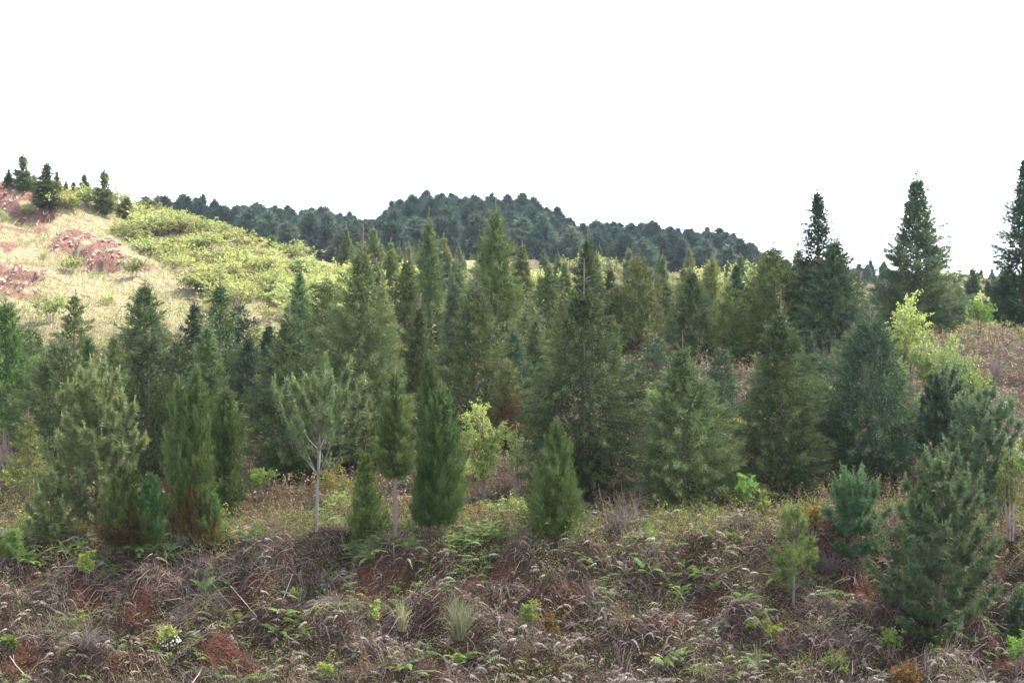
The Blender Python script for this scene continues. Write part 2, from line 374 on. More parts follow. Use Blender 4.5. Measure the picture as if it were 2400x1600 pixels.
# ------------------------------------------------------------------ plant builders (local space, base at z = 0)
def profile(kind, t):
    if kind == 'cone': return (1 - t) ** .78 * np.minimum(1, .62 + t / .12 * .38)
    if kind == 'spire': return np.where(t < .4, 1 - t * .75, .7 * ((1 - t) / .6) ** .8 * .98 + .012) * np.minimum(1, .6 + t / .12 * .4)
    if kind == 'egg': return np.maximum(1 - t ** 2.1, 0) ** .75 * np.minimum(1, .6 + t / .2 * .4)
    if kind == 'vase': return 1.45 - 1.05 * t
    if kind == 'column': return np.maximum(1 - t ** 3.2, 0) ** .8 * np.minimum(1, .62 + t / .25 * .38)
    return 1 - t

def conifer(crown, bark, r, H, R, cb, N, L, Wd, shape='cone', plumes=140, elev=(5, 45), droop=.5, pr=.2, out=.6, rnd=.6, leader=.12, brown=0.0, browncol=None, axis=(0, 0), start_t=0.0, top_sparse=.12, twigs=True):
    """a cypress or juniper: plumes of foliage sprays round a trunk; crown and bark are Acc collectors"""
    Hc = H * (1 - leader * .2)
    lump = Waves(.55 / R, seed=int(r.integers(1e6)), dim=3)
    t = r.beta(1.0, 1.35, plumes) if shape in ('cone', 'spire') else r.uniform(0, 1, plumes) ** 1.1
    t = start_t + (1 - start_t) * np.sort(t)
    a = np.arange(plumes) * 2.39996 + r.uniform(-.5, .5, plumes)
    rr = np.maximum(R * profile(shape, t), .03 * R)
    ztip = cb + (Hc - cb) * t
    dirh = np.stack([np.cos(a), np.sin(a)], -1)
    low = Waves(.22 / R, seed=int(r.integers(1e6)), dim=3)
    q = 1 + .24 * lump(dirh[:, 0]*R, dirh[:, 1]*R, ztip) + .16 * low(dirh[:, 0]*R, dirh[:, 1]*R, ztip) + r.normal(0, .13, plumes)
    rad = np.maximum(rr * np.clip(q, .6, 1.45), .05)
    el = np.radians(np.clip(elev[0] + (elev[1] - elev[0]) * t + r.normal(0, 7, plumes), -15, 80))
    tip = np.stack([dirh[:, 0]*rad, dirh[:, 1]*rad, ztip], -1)
    org = np.stack([np.zeros(plumes), np.zeros(plumes), np.maximum(ztip - rad * np.tan(el), cb * .7)], -1)
    ax = np.array([axis[0], axis[1], 0.0])
    plen = np.linalg.norm(tip - org, axis=1)
    wgt = (plen + .1) * np.where(t > 1 - top_sparse, .45, 1); cnt = np.maximum((N * wgt / wgt.sum()).astype(int), 3)
    k = np.repeat(np.arange(plumes), cnt); n = len(k)
    s = 1 - r.uniform(0, 1, n) ** 1.15 * .6
    pdir = nrm(tip - org)
    prad = (np.clip((1 - t) * 2.6, .22, 1) * pr)[k] * (.55 + .45 * np.clip(plen / (R + 1e-6), .2, 1.1))[k] * np.clip((1.07 - s) / .42, 0, 1) ** .65
    off = rvec(n, r) * (r.uniform(0, 1, n) ** .45 * prad)[:, None]
    sag = -droop * .35 * (s ** 2 * plen[k])
    pos = org[k] + (tip - org)[k] * s[:, None] + off; pos[:, 2] += sag * .4
    pos[:, 2] = np.maximum(pos[:, 2], .03)
    d = nrm(pdir[k] * .85 + nrm(off) * out * .75 + rvec(n, r) * rnd * .75 + np.array([0, 0, 1.]) * (.25 - droop * s)[:, None])
    face = nrm(nrm(off) * 1.0 + pdir[k] * .25 + np.array([0, 0, .35]) + rvec(n, r) * .45)   # sprays lie like scales on their plume
    sd = nrm(np.cross(d, face))
    Ls = L * r.uniform(.5, 1.35, n); Ws = Wd * r.uniform(.6, 1.3, n)
    tint = np.clip(r.uniform(0, 1, plumes)[k] * .55 + r.uniform(0, .38, n) + .22 * (s > .82), 0, 1)
    if brown > 0:
        nb = Waves(1.1, seed=int(r.integers(1e6)), dim=3)
        hb = brown * H
        br = np.clip((hb - pos[:, 2] + .28 * H * nb(*(pos * [1.4, 1.4, .7]).T) * .6) / (.10 * H), 0, 1) * r.uniform(.5, 1, n)
    else: br = (r.uniform(0, 1, n) < .015) * .7
    P = np.stack([pos - sd * Ws[:, None] * .5, pos + sd * Ws[:, None] * .5, pos + d * Ls[:, None]], 1) + ax * (np.clip(pos[:, 2:3] / H, 0, 1)[:, None])
    crown.tris(P, tint, br)
    m = int(N * .16); tc = r.uniform(0, .93, m) ** 1.15; ang = r.uniform(0, 6.283, m); rc = R * profile(shape, tc) * .6 * r.uniform(0, 1, m) ** .5   # inner twigs and shaded sprays
    pc = np.stack([np.cos(ang) * rc, np.sin(ang) * rc, cb + (Hc - cb) * tc], -1); dc = nrm(rvec(m, r) + [0, 0, .3]); sc = nrm(np.cross(dc, rvec(m, r)))
    bc = np.clip((brown * H - pc[:, 2]) / (.1 * H), 0, 1) if brown > 0 else 0.0
    crown.tris(np.stack([pc - sc * Wd * 1.1, pc + sc * Wd * 1.1, pc + dc * L * 1.15], 1) + ax * np.clip(pc[:, 2:3] / H, 0, 1)[:, None], r.uniform(0, .8, m), bc)
    zz = np.linspace(-.25, H, 9); wob = np.cumsum(r.normal(0, .008 * H / 8, (9, 2)), 0)
    pts = np.stack([wob[:, 0] + ax[0] * np.clip(zz / H, 0, 1), wob[:, 1] + ax[1] * np.clip(zz / H, 0, 1), zz], -1)
    bark.tube(pts, np.maximum(np.linspace(.016 * H, .0012 * H, 9) + .004, Wd * .33), 6)
    if twigs:
        m = int(40 + 130 * leader); tz = r.uniform(max(.25, 1 - leader * 2.4), .99, m); an = r.uniform(0, 6.283, m)
        le = R * np.maximum(profile(shape, np.clip(tz, 0, .995)), .12) * r.uniform(.5, 1.05, m)
        b = np.stack([np.interp(tz * H, zz, pts[:, 0]), np.interp(tz * H, zz, pts[:, 1]), tz * H], -1)
        dv = np.stack([np.cos(an), np.sin(an), r.uniform(.1, .8, m)], -1)
        PL = np.stack([b, b + dv * (le * .55)[:, None], b + dv * le[:, None] - [0, 0, 1] * (droop * .3 * le)[:, None]], 1)
        bark.ribbons(PL, Wd * .55, .6)

def pine(crown, bark, r, H, R, cb, L=.13, Wd=.012, whorls=8, per=6, tufts=3.2, needles=46, elev=(25, 62), shape='egg', candle=.5, sag=.3, trunk_r=.016, fork=0):
    """a long-needled pine: whorls of rising branches, each shoot a tuft of needles, pale upright candles at the tips"""
    zz = np.linspace(-.25, H, 8); wob = np.cumsum(r.normal(0, .006 * H, (8, 2)), 0) * np.linspace(0, 1, 8)[:, None]
    tr = np.stack([wob[:, 0], wob[:, 1], zz], -1); bark.tube(tr, np.linspace(trunk_r * H, .003 * H, 8) + .004, 7)
    shoots = []
    for wv in range(whorls):
        t = (wv + r.uniform(.1, .5)) / whorls; z = cb + (H * .93 - cb) * t
        npb = per if t < .8 else max(3, per - 2)
        for b in range(npb):
            an = 2 * math.pi * (b + r.uniform(-.3, .3)) / npb + wv * 1.3
            ln = R * float(profile(shape, np.array(t * .92))) * r.uniform(.7, 1.15) + .06 * H
            e = math.radians(elev[0] + (elev[1] - elev[0]) * t + r.normal(0, 6))
            b0 = np.array([np.interp(z, zz, tr[:, 0]), np.interp(z, zz, tr[:, 1]), z])
            d0 = np.array([math.cos(an) * math.cos(e), math.sin(an) * math.cos(e), math.sin(e)])
            q = np.linspace(0, 1, 6)[:, None]
            pts = b0 + d0 * ln * q + np.array([0, 0, 1.]) * (ln * .28 * (q ** 2.2) - ln * sag * .25 * np.sin(q * np.pi))
            bark.tube(pts, np.linspace(.0045 * H, .0012 * H, 6) + .0035, 4)
            ns = max(3, int(ln / .16 * tufts))
            for k in range(ns):
                s = 1 - r.uniform(0, 1) ** 1.25 * .8 if k else 1.0
                p = np.array([np.interp(s, q[:, 0], pts[:, i]) for i in range(3)])
                side = nrm(np.cross(d0, [0, 0, 1.]) * r.choice([-1, 1]) * r.uniform(.3, 1.1) + d0 * .8 + np.array([0, 0, 1]) * r.uniform(-.15, .7))
                le = 0 if k == 0 else ln * .34 * r.uniform(.25, 1) * (1.15 - s * .6)
                shoots.append((p + side * le, nrm(side * .6 + d0 * .3 + np.array([0, 0, 1]) * (.35 + .5 * t)) if k else nrm(d0 + [0, 0, .9]), t))
                if le > .12: bark.tube([p, p + side * le * .5 - [0, 0, .02], p + side * le], [.006, .005, .003], 3)
    shoots.append((tr[-1], np.array([0, 0, 1.]), 1.0))
    P0 = np.array([s[0] for s in shoots]); D0 = np.array([s[1] for s in shoots]); T0 = np.array([s[2] for s in shoots]); m = len(P0)
    k = np.repeat(np.arange(m), needles); n = len(k)
    D0 = nrm(D0 + r.normal(0, .28, D0.shape)); ang = np.radians(r.uniform(22, 98, n)); ra = nrm(np.cross(D0[k], rvec(n, r)))
    d = nrm(D0[k] * np.cos(ang)[:, None] + ra * np.sin(ang)[:, None] + np.array([0, 0, -1.]) * r.uniform(0, sag, n)[:, None])
    pos = P0[k] - D0[k] * r.uniform(0, .16, n)[:, None]
    sd = nrm(np.cross(d, rvec(n, r))); Ls = L * r.uniform(.6, 1.2, n); Ws = Wd * r.uniform(.7, 1.3, n)
    tint = np.clip(.06 + r.uniform(0, .7, m)[k] * .7 + r.uniform(0, .3, n), 0, 1)
    crown.tris(np.stack([pos - sd * Ws[:, None] * .5, pos + sd * Ws[:, None] * .5, pos + d * Ls[:, None]], 1), tint, (r.uniform(0, 1, n) < .02) * .8)
    # candles: short pale needles pressed to an upright shoot
    sel = np.where(r.uniform(0, 1, m) < candle * (.12 + .6 * T0))[0]
    if len(sel):
        cn = 26; k = np.repeat(sel, cn); n = len(k); hgt = r.uniform(.10, .22, m)
        up = nrm(D0 * .5 + [0, 0, 1.])
        pos = P0[k] + up[k] * (r.uniform(0, 1, n) * hgt[k])[:, None]
        d = nrm(up[k] + rvec(n, r) * .75); sd = nrm(np.cross(d, rvec(n, r)))
        crown.tris(np.stack([pos - sd * Wd * .6, pos + sd * Wd * .6, pos + d * (L * .42)], 1), np.clip(.7 + r.uniform(0, .35, n), 0, 1), 0.0)

def bush(leaves, bark, r, H, R, stems=5, branches=60, per=16, L=.05, Wd=.028, cb=.12, spread=1.0, up=.6, sub=True, flat=1.0, brownf=.03, single=False, stem_r=.011, lean=(0, 0), s0=.28):
    """a broadleaved shrub or small tree: forking stems, twigs and separate leaves"""
    lump = Waves(.5 / R, seed=int(r.integers(1e6)), dim=3)
    nodes = []
    for i in range(stems):
        an = 6.283 * (i + r.uniform(-.3, .3)) / stems; tl = r.uniform(.3, 1.) * spread
        e = np.array([math.cos(an) * R * tl * .75 + lean[0], math.sin(an) * R * tl * .75 * flat + lean[1], H * (r.uniform(.72, 1.) - .25 * tl)])
        b = np.array([0, 0, cb * H]) if single else np.array([math.cos(an), math.sin(an), 0]) * .05
        q = np.linspace(0, 1, 7)[:, None]
        pts = b + (e - b) * np.concatenate([q ** 1.15, q ** 1.15, q ** .85], 1) + r.normal(0, .012 * H, (7, 3)) * q
        bark.tube(pts, np.linspace(stem_r * H, .003 * H, 7) + .002, 5)
        nodes.append(pts)
    if single: bark.tube([[0, 0, -.2], [.01, 0, cb * H * .5], [0, 0, cb * H + .02]], [.02 * H, .016 * H, .013 * H], 7)
    nodes = np.array(nodes)
    si = r.integers(0, stems, branches); s = r.uniform(s0, 1, branches) ** .8 * 6
    i0 = np.minimum(s.astype(int), 5); fr = (s - i0)[:, None]
    b = nodes[si, i0] * (1 - fr) + nodes[si, i0 + 1] * fr
    dv = nrm(rvec(branches, r) * [1, flat, .7] + np.array([0, 0, up]) + nrm(b * [1, 1, 0] + 1e-6) * .4)
    ln = R * r.uniform(.25, .62, branches) * (1 + .4 * lump(*b.T))
    c = np.array([[0, .5, 1]]).reshape(1, 3, 1)
    tw = b[:, None] + dv[:, None] * (ln[:, None, None] * c) + np.array([0, 0, -.12]) * (ln[:, None, None] * c ** 2)
    bark.ribbons(tw, .012 if L > .03 else .01, r.uniform(0, 1, branches))
    k = np.repeat(np.arange(branches), per); n = len(k); q = r.uniform(.12, 1.05, n)
    pos = tw[k, 0] * (1 - q)[:, None] + tw[k, 2] * q[:, None] + rvec(n, r) * (.05 * R)
    pos[:, 2] = np.maximum(pos[:, 2], .02)
    d = nrm(rvec(n, r) + dv[k] * .7); sd = nrm(np.cross(d, rvec(n, r)))
    br = np.where(r.uniform(0, 1, n) < brownf, r.uniform(.4, 1, n), 0)
    leaves.kites(pos, d, sd, L * r.uniform(.6, 1.3, n), Wd * r.uniform(.7, 1.2, n), np.clip(r.uniform(0, .5, branches)[k] + r.uniform(0, .55, n), 0, 1), br, fold=.12)

def frond_mesh(name, mat, r, L=.62, pairs=15, droop=.5, curl=0.0, wid=.22):
    """one fern frond: a curved midrib with paired, toothed leaflets; grows towards +x, rising then drooping"""
    a = Acc(); q = np.linspace(0, 1, 10)
    x = L * (q - .12 * q ** 2); z = L * (.62 * q - droop * q ** 2 - curl * q ** 4); y = .03 * L * np.sin(q * 3 + r.uniform(0, 3))
    pts = np.stack([x, y, z], -1); a.ribbons(pts[None], .012, .7)
    s = np.linspace(.16, .985, pairs); pl = L * wid * np.sin(np.pi * np.clip(s * .8 + .14, 0, 1)) ** .8 * (1.1 - s * .75) + .012
    for i, si in enumerate(s):
        p = np.array([np.interp(si, q, pts[:, j]) for j in range(3)]); t = nrm(np.array([np.interp(si, q, np.gradient(pts[:, j])) for j in range(3)]))
        for sg in (-1, 1):
            d = nrm(np.array([0, sg * 1., 0]) + t * .45 + np.array([0, 0, -.28 - curl + r.normal(0, .1)]))
            le = pl[i] * r.uniform(.85, 1.12); sd = nrm(t - d * np.dot(t, d))
            # each leaflet is a row of five narrow lobes so its edge is cut
            m = 4
            for jj in range(m):
                c = p + d * le * jj / m
                a.kites(c[None], nrm(d * .75 + sd * .75)[None], nrm(sd - d * .3)[None], le * (.42 - .06 * jj), .02 + .004 * L, r.uniform(.2, 1))
                a.kites(c[None], nrm(d * .75 - sd * .75)[None], nrm(sd + d * .3)[None], le * (.36 - .05 * jj), .02 + .004 * L, r.uniform(.2, 1))
    return a.data(name, mat)

# ------------------------------------------------------------------ trees of the plantation
PXM = lambda px, d: px * K / F * d                    # length in picture (2352 px copy) to metres at depth d

def place(x, base=None, d=None):
    px = x * K
    if base is not None: return ground_at(px, base * K)
    xx = (px - 1200) / F * d
    return np.array([xx, d, float(height(xx, d))])

def spot(x, top, width, base, d):
    p = place(x, base, d); row = (HY - p[2] / p[1] * F) / K
    return p, PXM(row - top, p[1]), PXM(width, p[1])

def plant_conifer(x, top, width, label, base=None, d=None, mat='cypress', name='cypress_tree', cat='tree', group='conifers of the plantation', dens=1.0, clear=.02, bark='bark', second=None, size=1.0, **kw):
    p, H, Wm = spot(x, top, width, base, d); dist = p[1]; px = dist / 1423.0
    if name != 'juniper_tree': H *= 1.055
    r = np.random.default_rng(int(x * 7 + top * 13))
    area = H * Wm * .62 / px ** 2
    N = int(np.clip(area * 3.4 * dens, 2500, 46000))
    L = px * 4.4 * size; Wd = px * .8 * size
    o = thing(name, p.tolist(), label, cat, group)
    cr, bk = Acc(), Acc(); R = Wm / 2 * (1.04 if name == 'juniper_tree' else 1.46)
    kw.setdefault('pr', .07 + .008 * H + .022 * Wm)
    args = dict(shape='cone', plumes=int(np.clip(3.14 * R * H * .8 / (kw['pr'] ** 2 * 2.6), 50, 300)))
    args.update(kw)
    args['leader'] = args.get('leader', .12) * .8
    if name != 'juniper_tree': args['axis'] = (r.normal(0, .02 * H), r.normal(0, .02 * H))
    conifer(cr, bk, r, H, R, clear * H, N, L, Wd, **args)
    if second:                                        # a second leader beside the first
        for dx, dz, sc in second:
            c2, b2 = Acc(), Acc()
            conifer(c2, b2, r, H * dz, R * sc, clear * H, int(N * .55), L, Wd, **args)
            for q in (c2, b2):
                for v in q.v: v[:, 0] += PXM(dx, dist)
            cr.v += c2.v; cr.c += c2.c; cr.f += [f + cr.n for f in c2.f]; cr.n += c2.n
            bk.v += b2.v; bk.c += b2.c; bk.f += [f + bk.n for f in b2.f]; bk.n += b2.n
    bk.build('trunk', M[bark], o, True); cr.build('crown', M[mat], o)
    return o

JUN = dict(shape='egg', mat='juniper', name='juniper_tree', elev=(48, 74), droop=-.15, out=.75, rnd=.55, leader=.05, top_sparse=.06, dens=1.15)
def juniper(x, top, width, label, plumes=150, pr=None, **kw):
    a = dict(JUN); a.update(kw); a['plumes'] = plumes
    d0 = spot(x, top, width, a.get('base'), a.get('d'))[2]
    a['pr'] = pr or .105 * d0
    return plant_conifer(x, top, width, label, **a)

C = plant_conifer
# --- back of the plantation, on the brow (right) and before the far hill
C(2105, 392, 185, 'tallest dark cypress on the right skyline, full cone over the brown mound', base=772, mat='bluish', shape='cone', leader=.3, dens=1.25, top_sparse=.3)
C(1882, 412, 125, 'thin spired dark cypress with ragged tip left of the tallest skyline cypress', d=56, mat='bluish', shape='spire', leader=.35, top_sparse=.45)
C(1915, 545, 175, 'broad dark skirted cypress below the thin spire behind the bramble', d=54.5, mat='bluish', shape='cone', leader=.2)
C(2350, 345, 125, 'dark cypress cut off by the right edge of the picture', base=755, mat='bluish', shape='cone', leader=.25, top_sparse=.3, dens=1.1)
C(1778, 548, 130, 'olive cypress with a wispy bare tip left of the thin dark spire', d=57, mat='olive', shape='egg', leader=.45)
C(1596, 612, 120, 'cypress with pale leader beside the small bright cypress right of centre', d=58, leader=.4, shape='cone')
C(1630, 585, 80, 'hazy grey green cypress peeping over the brow right of centre', d=70, mat='olive', leader=.4)
C(1676, 648, 62, 'small narrow bright cypress between the two right hand cypress groups', base=825, mat='juniper', shape='egg', leader=.2)
C(1470, 590, 105, 'olive cypress with brownish skirt above the brown clearing', base=812, mat='olive', brown=.16, shape='egg', leader=.25)
C(1402, 612, 66, 'slim cypress half hidden left of the olive cypress with brownish skirt', d=60, mat='cypress', leader=.3)
C(1345, 535, 88, 'feathery grey cypress standing behind the big weeping cypress', d=58, mat='cypress', leader=.3, shape='cone')
C(1262, 600, 88, 'dark cypress left of the feathery grey cypress', d=57, mat='cypress', leader=.25)
C(1136, 462, 125, 'tall olive spire cypress with bare leader in front of the wooded knoll', d=60, mat='olive', shape='spire', leader=.35, top_sparse=.25)
C(986, 490, 84, 'slender dark spire cypress left of the tall olive spire', d=60, mat='cypress', shape='cone', leader=.3)
C(928, 585, 110, 'sunlit pale cypress between the big dark cypress and slender spire', d=57, mat='olive', leader=.3)
C(690, 612, 72, 'narrow sunlit cypress against the yellow shrubs of the hillside', d=58, mat='cypress', leader=.35, shape='cone')
C(168, 672, 95, 'open pine like conifer on the grass at far left', d=56, mat='olive', leader=.3, dens=.55, plumes=46)
C(334, 648, 158, 'broad dark green cypress standing against the pale grass slope', d=50, mat='cypress', shape='cone', leader=.15, dens=1.1)
C(440, 690, 95, 'shadowy cypress between the broad dark cypress and the layered one', d=49, mat='bluish', leader=.2)
C(505, 622, 150, 'layered cypress with long bare leader and tiered branches', d=46, mat='cypress', leader=.5, top_sparse=.5, dens=.8, plumes=90, elev=(5, 20))
C(573, 765, 90, 'small dark cypress left of the rounded cypress by the red track', d=45, mat='bluish', leader=.2)
# --- middle row
C(20, 688, 190, 'large cypress on the left edge with lit upper plumes', d=42, mat='juniper', shape='cone', leader=.15)
C(140, 785, 170, 'soft olive green cypress beside the large one at the left edge', d=40, mat='cypress', shape='egg', leader=.15)
C(205, 770, 80, 'bright green cypress behind the soft olive one at left', d=45, mat='juniper', leader=.2)
C(337, 768, 152, 'dense cypress with knobbly plumes below the broad dark cypress', d=38, mat='cypress', shape='egg', leader=.15, pr=.36, dens=1.1)
C(660, 715, 158, 'rounded cypress beside the red track with a dark hollow base', d=38.5, mat='cypress', shape='egg', leader=.3)
C(480, 730, 120, 'grey green cypress behind the brown based juniper pair', d=41, mat='cypress', leader=.3)
C(822, 540, 225, 'largest dark cypress left of centre with a bare pale leader', d=40, mat='cypress', shape='cone', leader=.4, dens=1.15, top_sparse=.25)
C(1090, 640, 135, 'tall soft cypress between slender juniper and tall olive spire', d=42, mat='cypress', shape='egg', leader=.3)
C(955, 690, 95, 'cypress filling the gap right of the largest dark cypress', d=43, mat='cypress', leader=.2)
C(1180, 745, 95, 'grey blue wispy cypress behind the brown withered conifer', d=43, mat='bluish', leader=.45, dens=.8)
C(1165, 830, 56, 'withered red brown conifer left of the big weeping cypress', d=41, mat='olive', name='withered_conifer', brown=.55, shape='egg', leader=.2)
C(1338, 622, 208, 'big weeping cypress right of centre with thin leader above a dome', d=36, mat='cypress', shape='egg', leader=.55, top_sparse=.4, droop=.85, dens=1.2, elev=(0, 35))
C(1572, 785, 246, 'wide ragged cypress right of the big weeping cypress', d=35, mat='cypress', shape='cone', leader=.25, droop=.6, dens=1.05, brown=.05)
C(1788, 690, 205, 'grey green cypress with open crown in front of the brown clearing', d=36, mat='cypress', shape='cone', leader=.35, dens=.95)
C(2005, 715, 215, 'dark open cypress below the bramble right of the bright yellow bush', d=37, mat='bluish', shape='egg', leader=.25, dens=.95)
FILL = {1505: 'at the back left of the brown clearing', 1655: 'between the wide ragged and grey green cypresses', 1868: 'between grey green and dark open cypresses', 1965: 'behind the dark open cypress', 1445.5: 'right beside the big weeping cypress', 75: 'behind the soft olive cypress at far left', 262: 'left of the dense knobbly cypress', 405: 'right of the dense knobbly cypress', 545: 'behind the layered cypress', 620: 'behind the rounded cypress by the track',
        745: 'left behind the largest dark cypress', 880: 'right behind the largest dark cypress', 1040: 'between slender spire and olive spire', 1215: 'right of the tall olive spire', 1300: 'behind the thin leader of the weeping cypress',
        1445: 'behind the little lime juniper', 1530: 'behind the olive cypress with brownish skirt', 1720: 'left of the olive cypress with wispy tip', 1835: 'pressed against the thin dark spire', 1690: 'behind the small narrow bright cypress',
        1230: 'left of the big weeping cypress', 1100: 'left of the tall olive spire, farther off', 1050: 'between the spires, palest and farthest', 870: 'above the largest dark cypress on its right', 1570: 'behind the cypress with pale leader'}
for fx, ft, fw, fd in [(75, 740, 110, 47), (262, 760, 90, 44), (405, 770, 90, 43), (545, 690, 90, 52), (620, 735, 90, 48), (745, 640, 100, 52), (880, 640, 95, 50), (1040, 640, 80, 54), (1215, 690, 80, 50), (1300, 660, 80, 52), (1445, 660, 70, 62), (1530, 640, 80, 64), (1720, 640, 80, 60), (1835, 560, 60, 60), (1690, 700, 60, 58), (1230, 720, 90, 44), (1100, 560, 70, 66), (1050, 600, 70, 70), (870, 600, 80, 66), (1570, 640, 70, 68), (1505, 770, 85, 49), (1655, 800, 95, 43), (1868, 770, 95, 45), (1965, 745, 100, 44), (1445.5, 820, 80, 41)]:
    C(fx, ft, fw, f'half hidden cypress {FILL[fx]}', d=fd, mat=['cypress', 'olive', 'bluish'][int(fx) % 3], leader=.3, shape=['cone', 'egg'][int(fx) % 2], group='half hidden cypresses at the back', dens=.75)
# --- front row: junipers and saplings
juniper(452, 835, 80, 'double topped juniper with rusty brown lower half on a bare trunk', base=1248, brown=.30, second=[(-40, .94, .95)], clear=.05, shape='column', plumes=170)
juniper(518, 872, 86, 'green columnar juniper right of the rusty double topped juniper', base=1205, shape='column', brown=.06, plumes=160)
juniper(486, 1115, 58, 'knee high juniper with ochre base before the juniper pair', base=1252, brown=.42, second=[(-20, .66, .8)], plumes=70)
juniper(285, 1052, 120, 'bushy juniper with a rusty brown left flank at far left', base=1255, brown=.36, shape='egg', plumes=130)
juniper(345, 1085, 78, 'small dark green juniper touching the rusty flanked juniper', base=1252, shape='column', plumes=100)
juniper(396, 1190, 40, 'tiny juniper seedling at the foot of the rusty double topped juniper', base=1250, plumes=40)
juniper(840, 1018, 102, 'small feathery juniper right of the white trunked pine', base=1248, leader=.35, shape='cone', plumes=120, elev=(35, 60))
juniper(907, 832, 88, 'juniper with thin leader on a long bare stem left of centre', base=1238, clear=.36, leader=.4, top_sparse=.25, shape='egg', plumes=120, elev=(30, 60), dens=.95)
juniper(1014, 868, 104, 'dark columnar juniper at centre with trunk showing at its foot', base=1235, clear=.09, shape='column', plumes=180, leader=.12, brown=.03, second=[(-38, .45, .5)])
juniper(985, 800, 60, 'taller dim juniper standing right behind the central columnar juniper', d=37, shape='column', plumes=140, leader=.15)
juniper(1278, 952, 136, 'bright plump juniper in front of the big weeping cypress', base=1232, shape='cone', plumes=210, leader=.06, elev=(45, 70))
juniper(1412, 738, 36, 'little lime green juniper on the edge of the brown clearing', d=50, plumes=60)
C(66, 945, 118, 'pale lime sapling with tiered sparse twigs at the left edge', base=1165, mat='pine_light', name='conifer_sapling', leader=.5, top_sparse=.6, dens=.45, plumes=44, elev=(5, 15), shape='spire', droop=.2, group='young saplings')

# --- pines
def plant_pine(x, top, width, label, base=None, d=None, mat='pine', bark='bark', clear=.05, clump=1.0, **kw):
    p, H, Wm = spot(x, top, width, base, d); r = np.random.default_rng(int(x * 11 + top * 3)); px = p[1] / 1423
    o = thing('pine_tree', p.tolist(), label, 'tree', 'young pines of the plantation')
    cr, bk = Acc(), Acc()
    a = dict(Wd=px * .75, L=.14, whorls=int(np.clip(H * 3.2, 5, 11)))
    a.update(kw)
    pine(cr, bk, r, H, Wm / 2 * .95, clear * H, **a)
    bk.build('trunk', M[bark], o, True); cr.build('crown', M[mat], o)
    return o
P_ = plant_pine
P_(727, 888, 215, 'pine with a bare whitish trunk and upswept bright shoots', base=1222, mat='pine_bright', bark='grey_bark', clear=.36, elev=(44, 74), candle=2.6, per=5, whorls=4, trunk_r=.0125, tufts=2.5, sag=.15, shape='vase', needles=46)
P_(222, 872, 240, 'tall pale tipped pine at left behind the rusty flanked juniper', base=1235, mat='pine_bright', clear=.06, candle=.9, elev=(35, 66))
P_(118, 1090, 120, 'low spreading pine left of the tall pale tipped pine', base=1258, mat='pine_bright', candle=.4, elev=(25, 55))
P_(2155, 1080, 262, 'large bushy pine low on the right of the bank, nearest of all', base=1478, mat='pine_mid', clear=.02, candle=.85, tufts=3.3, per=8, whorls=9, needles=50, Wd=.018, elev=(4, 62))
P_(1962, 1092, 138, 'rounded pine left of and behind the large bushy pine', base=1290, mat='pine_mid', candle=.8, per=8, tufts=3.2, needles=46, elev=(5, 62))
P_(1822, 1168, 108, 'yellowish slender young pine with thin stem on the brush slope', base=1392, mat='pine_light', clear=.1, candle=.6, tufts=2.0, per=4, bark='grey_bark')
P_(2255, 930, 215, 'wide shadowy pine on the right behind the large bushy pine', d=32.5, candle=.5, per=7, tufts=3.2)
P_(2170, 868, 150, 'blue green pine with thin upright shoots below the leafy shrubs', d=36, candle=.6)
P_(1900, 880, 120, 'dark pine with slanting bare limbs between two open cypresses', d=38, candle=.3, tufts=2.2, elev=(15, 50))
P_(2300, 640, 85, 'small dark pine beside the cypress at the right edge', base=752, candle=.2, Wd=.03, L=.2)
P_(2345, 1370, 90, 'young pine cut off by the right edge above the bank', d=27.6, candle=.8)
P_(28, 1225, 60, 'ankle high browning pine seedling at the left edge', base=1300, mat='pine_light', candle=.2, whorls=4)

# --- dense wood on the far hill and the thinner trees before it: shared shapes, one object per tree
def proto_conifer(seed, mat, tris, L, Wd, R, shape, leader, plumes, sparse=.15):
    r = np.random.default_rng(seed); cr, bk = Acc(), Acc()
    conifer(cr, bk, r, 5.0, R, .1, tris, L, Wd, shape=shape, leader=leader, plumes=plumes, pr=.24 * R, top_sparse=sparse, twigs=True)
    return cr, bk
far_protos = []
for i, (sh, R, le) in enumerate([('cone', 1.3, .3), ('cone', 1.15, .5), ('cone', 1.05, .4), ('egg', 1.25, .4), ('spire', 1.4, .4), ('cone', 1.5, .35), ('spire', 1.15, .5)]):
    cr, bk = proto_conifer(50 + i, 'far', 5200, .50, .095, R, sh, le, 80)
    far_protos.append(cr.data('far_conifer', M['far']))
mid_protos = []
for i, (sh, R, le, mt) in enumerate([('cone', .95, .35, 'olive'), ('egg', .9, .3, 'cypress'), ('cone', .75, .45, 'cypress'), ('egg', 1.1, .2, 'bluish'), ('cone', 1.0, .4, 'olive')]):
    cr, bk = proto_conifer(70 + i, mt, 9000, .28, .075, R, sh, le, 80, .3)
    mid_protos.append((cr.data('crown', M[mt]), bk.data('trunk', M['bark'], True)))

crest_protos = []
for i, (sh, R, le, mt) in enumerate([('cone', .95, .3, 'cypress'), ('egg', .85, .3, 'bluish'), ('cone', .8, .4, 'cypress'), ('spire', 1.1, .3, 'olive'), ('egg', 1.0, .4, 'cypress')]):
    cr, bk = proto_conifer(90 + i, mt, 3400, .36, .075, R, sh, le, 60, .35)
    crest_protos.append((cr.data('crown', M[mt]), bk.data('trunk', M['bark'], True)))

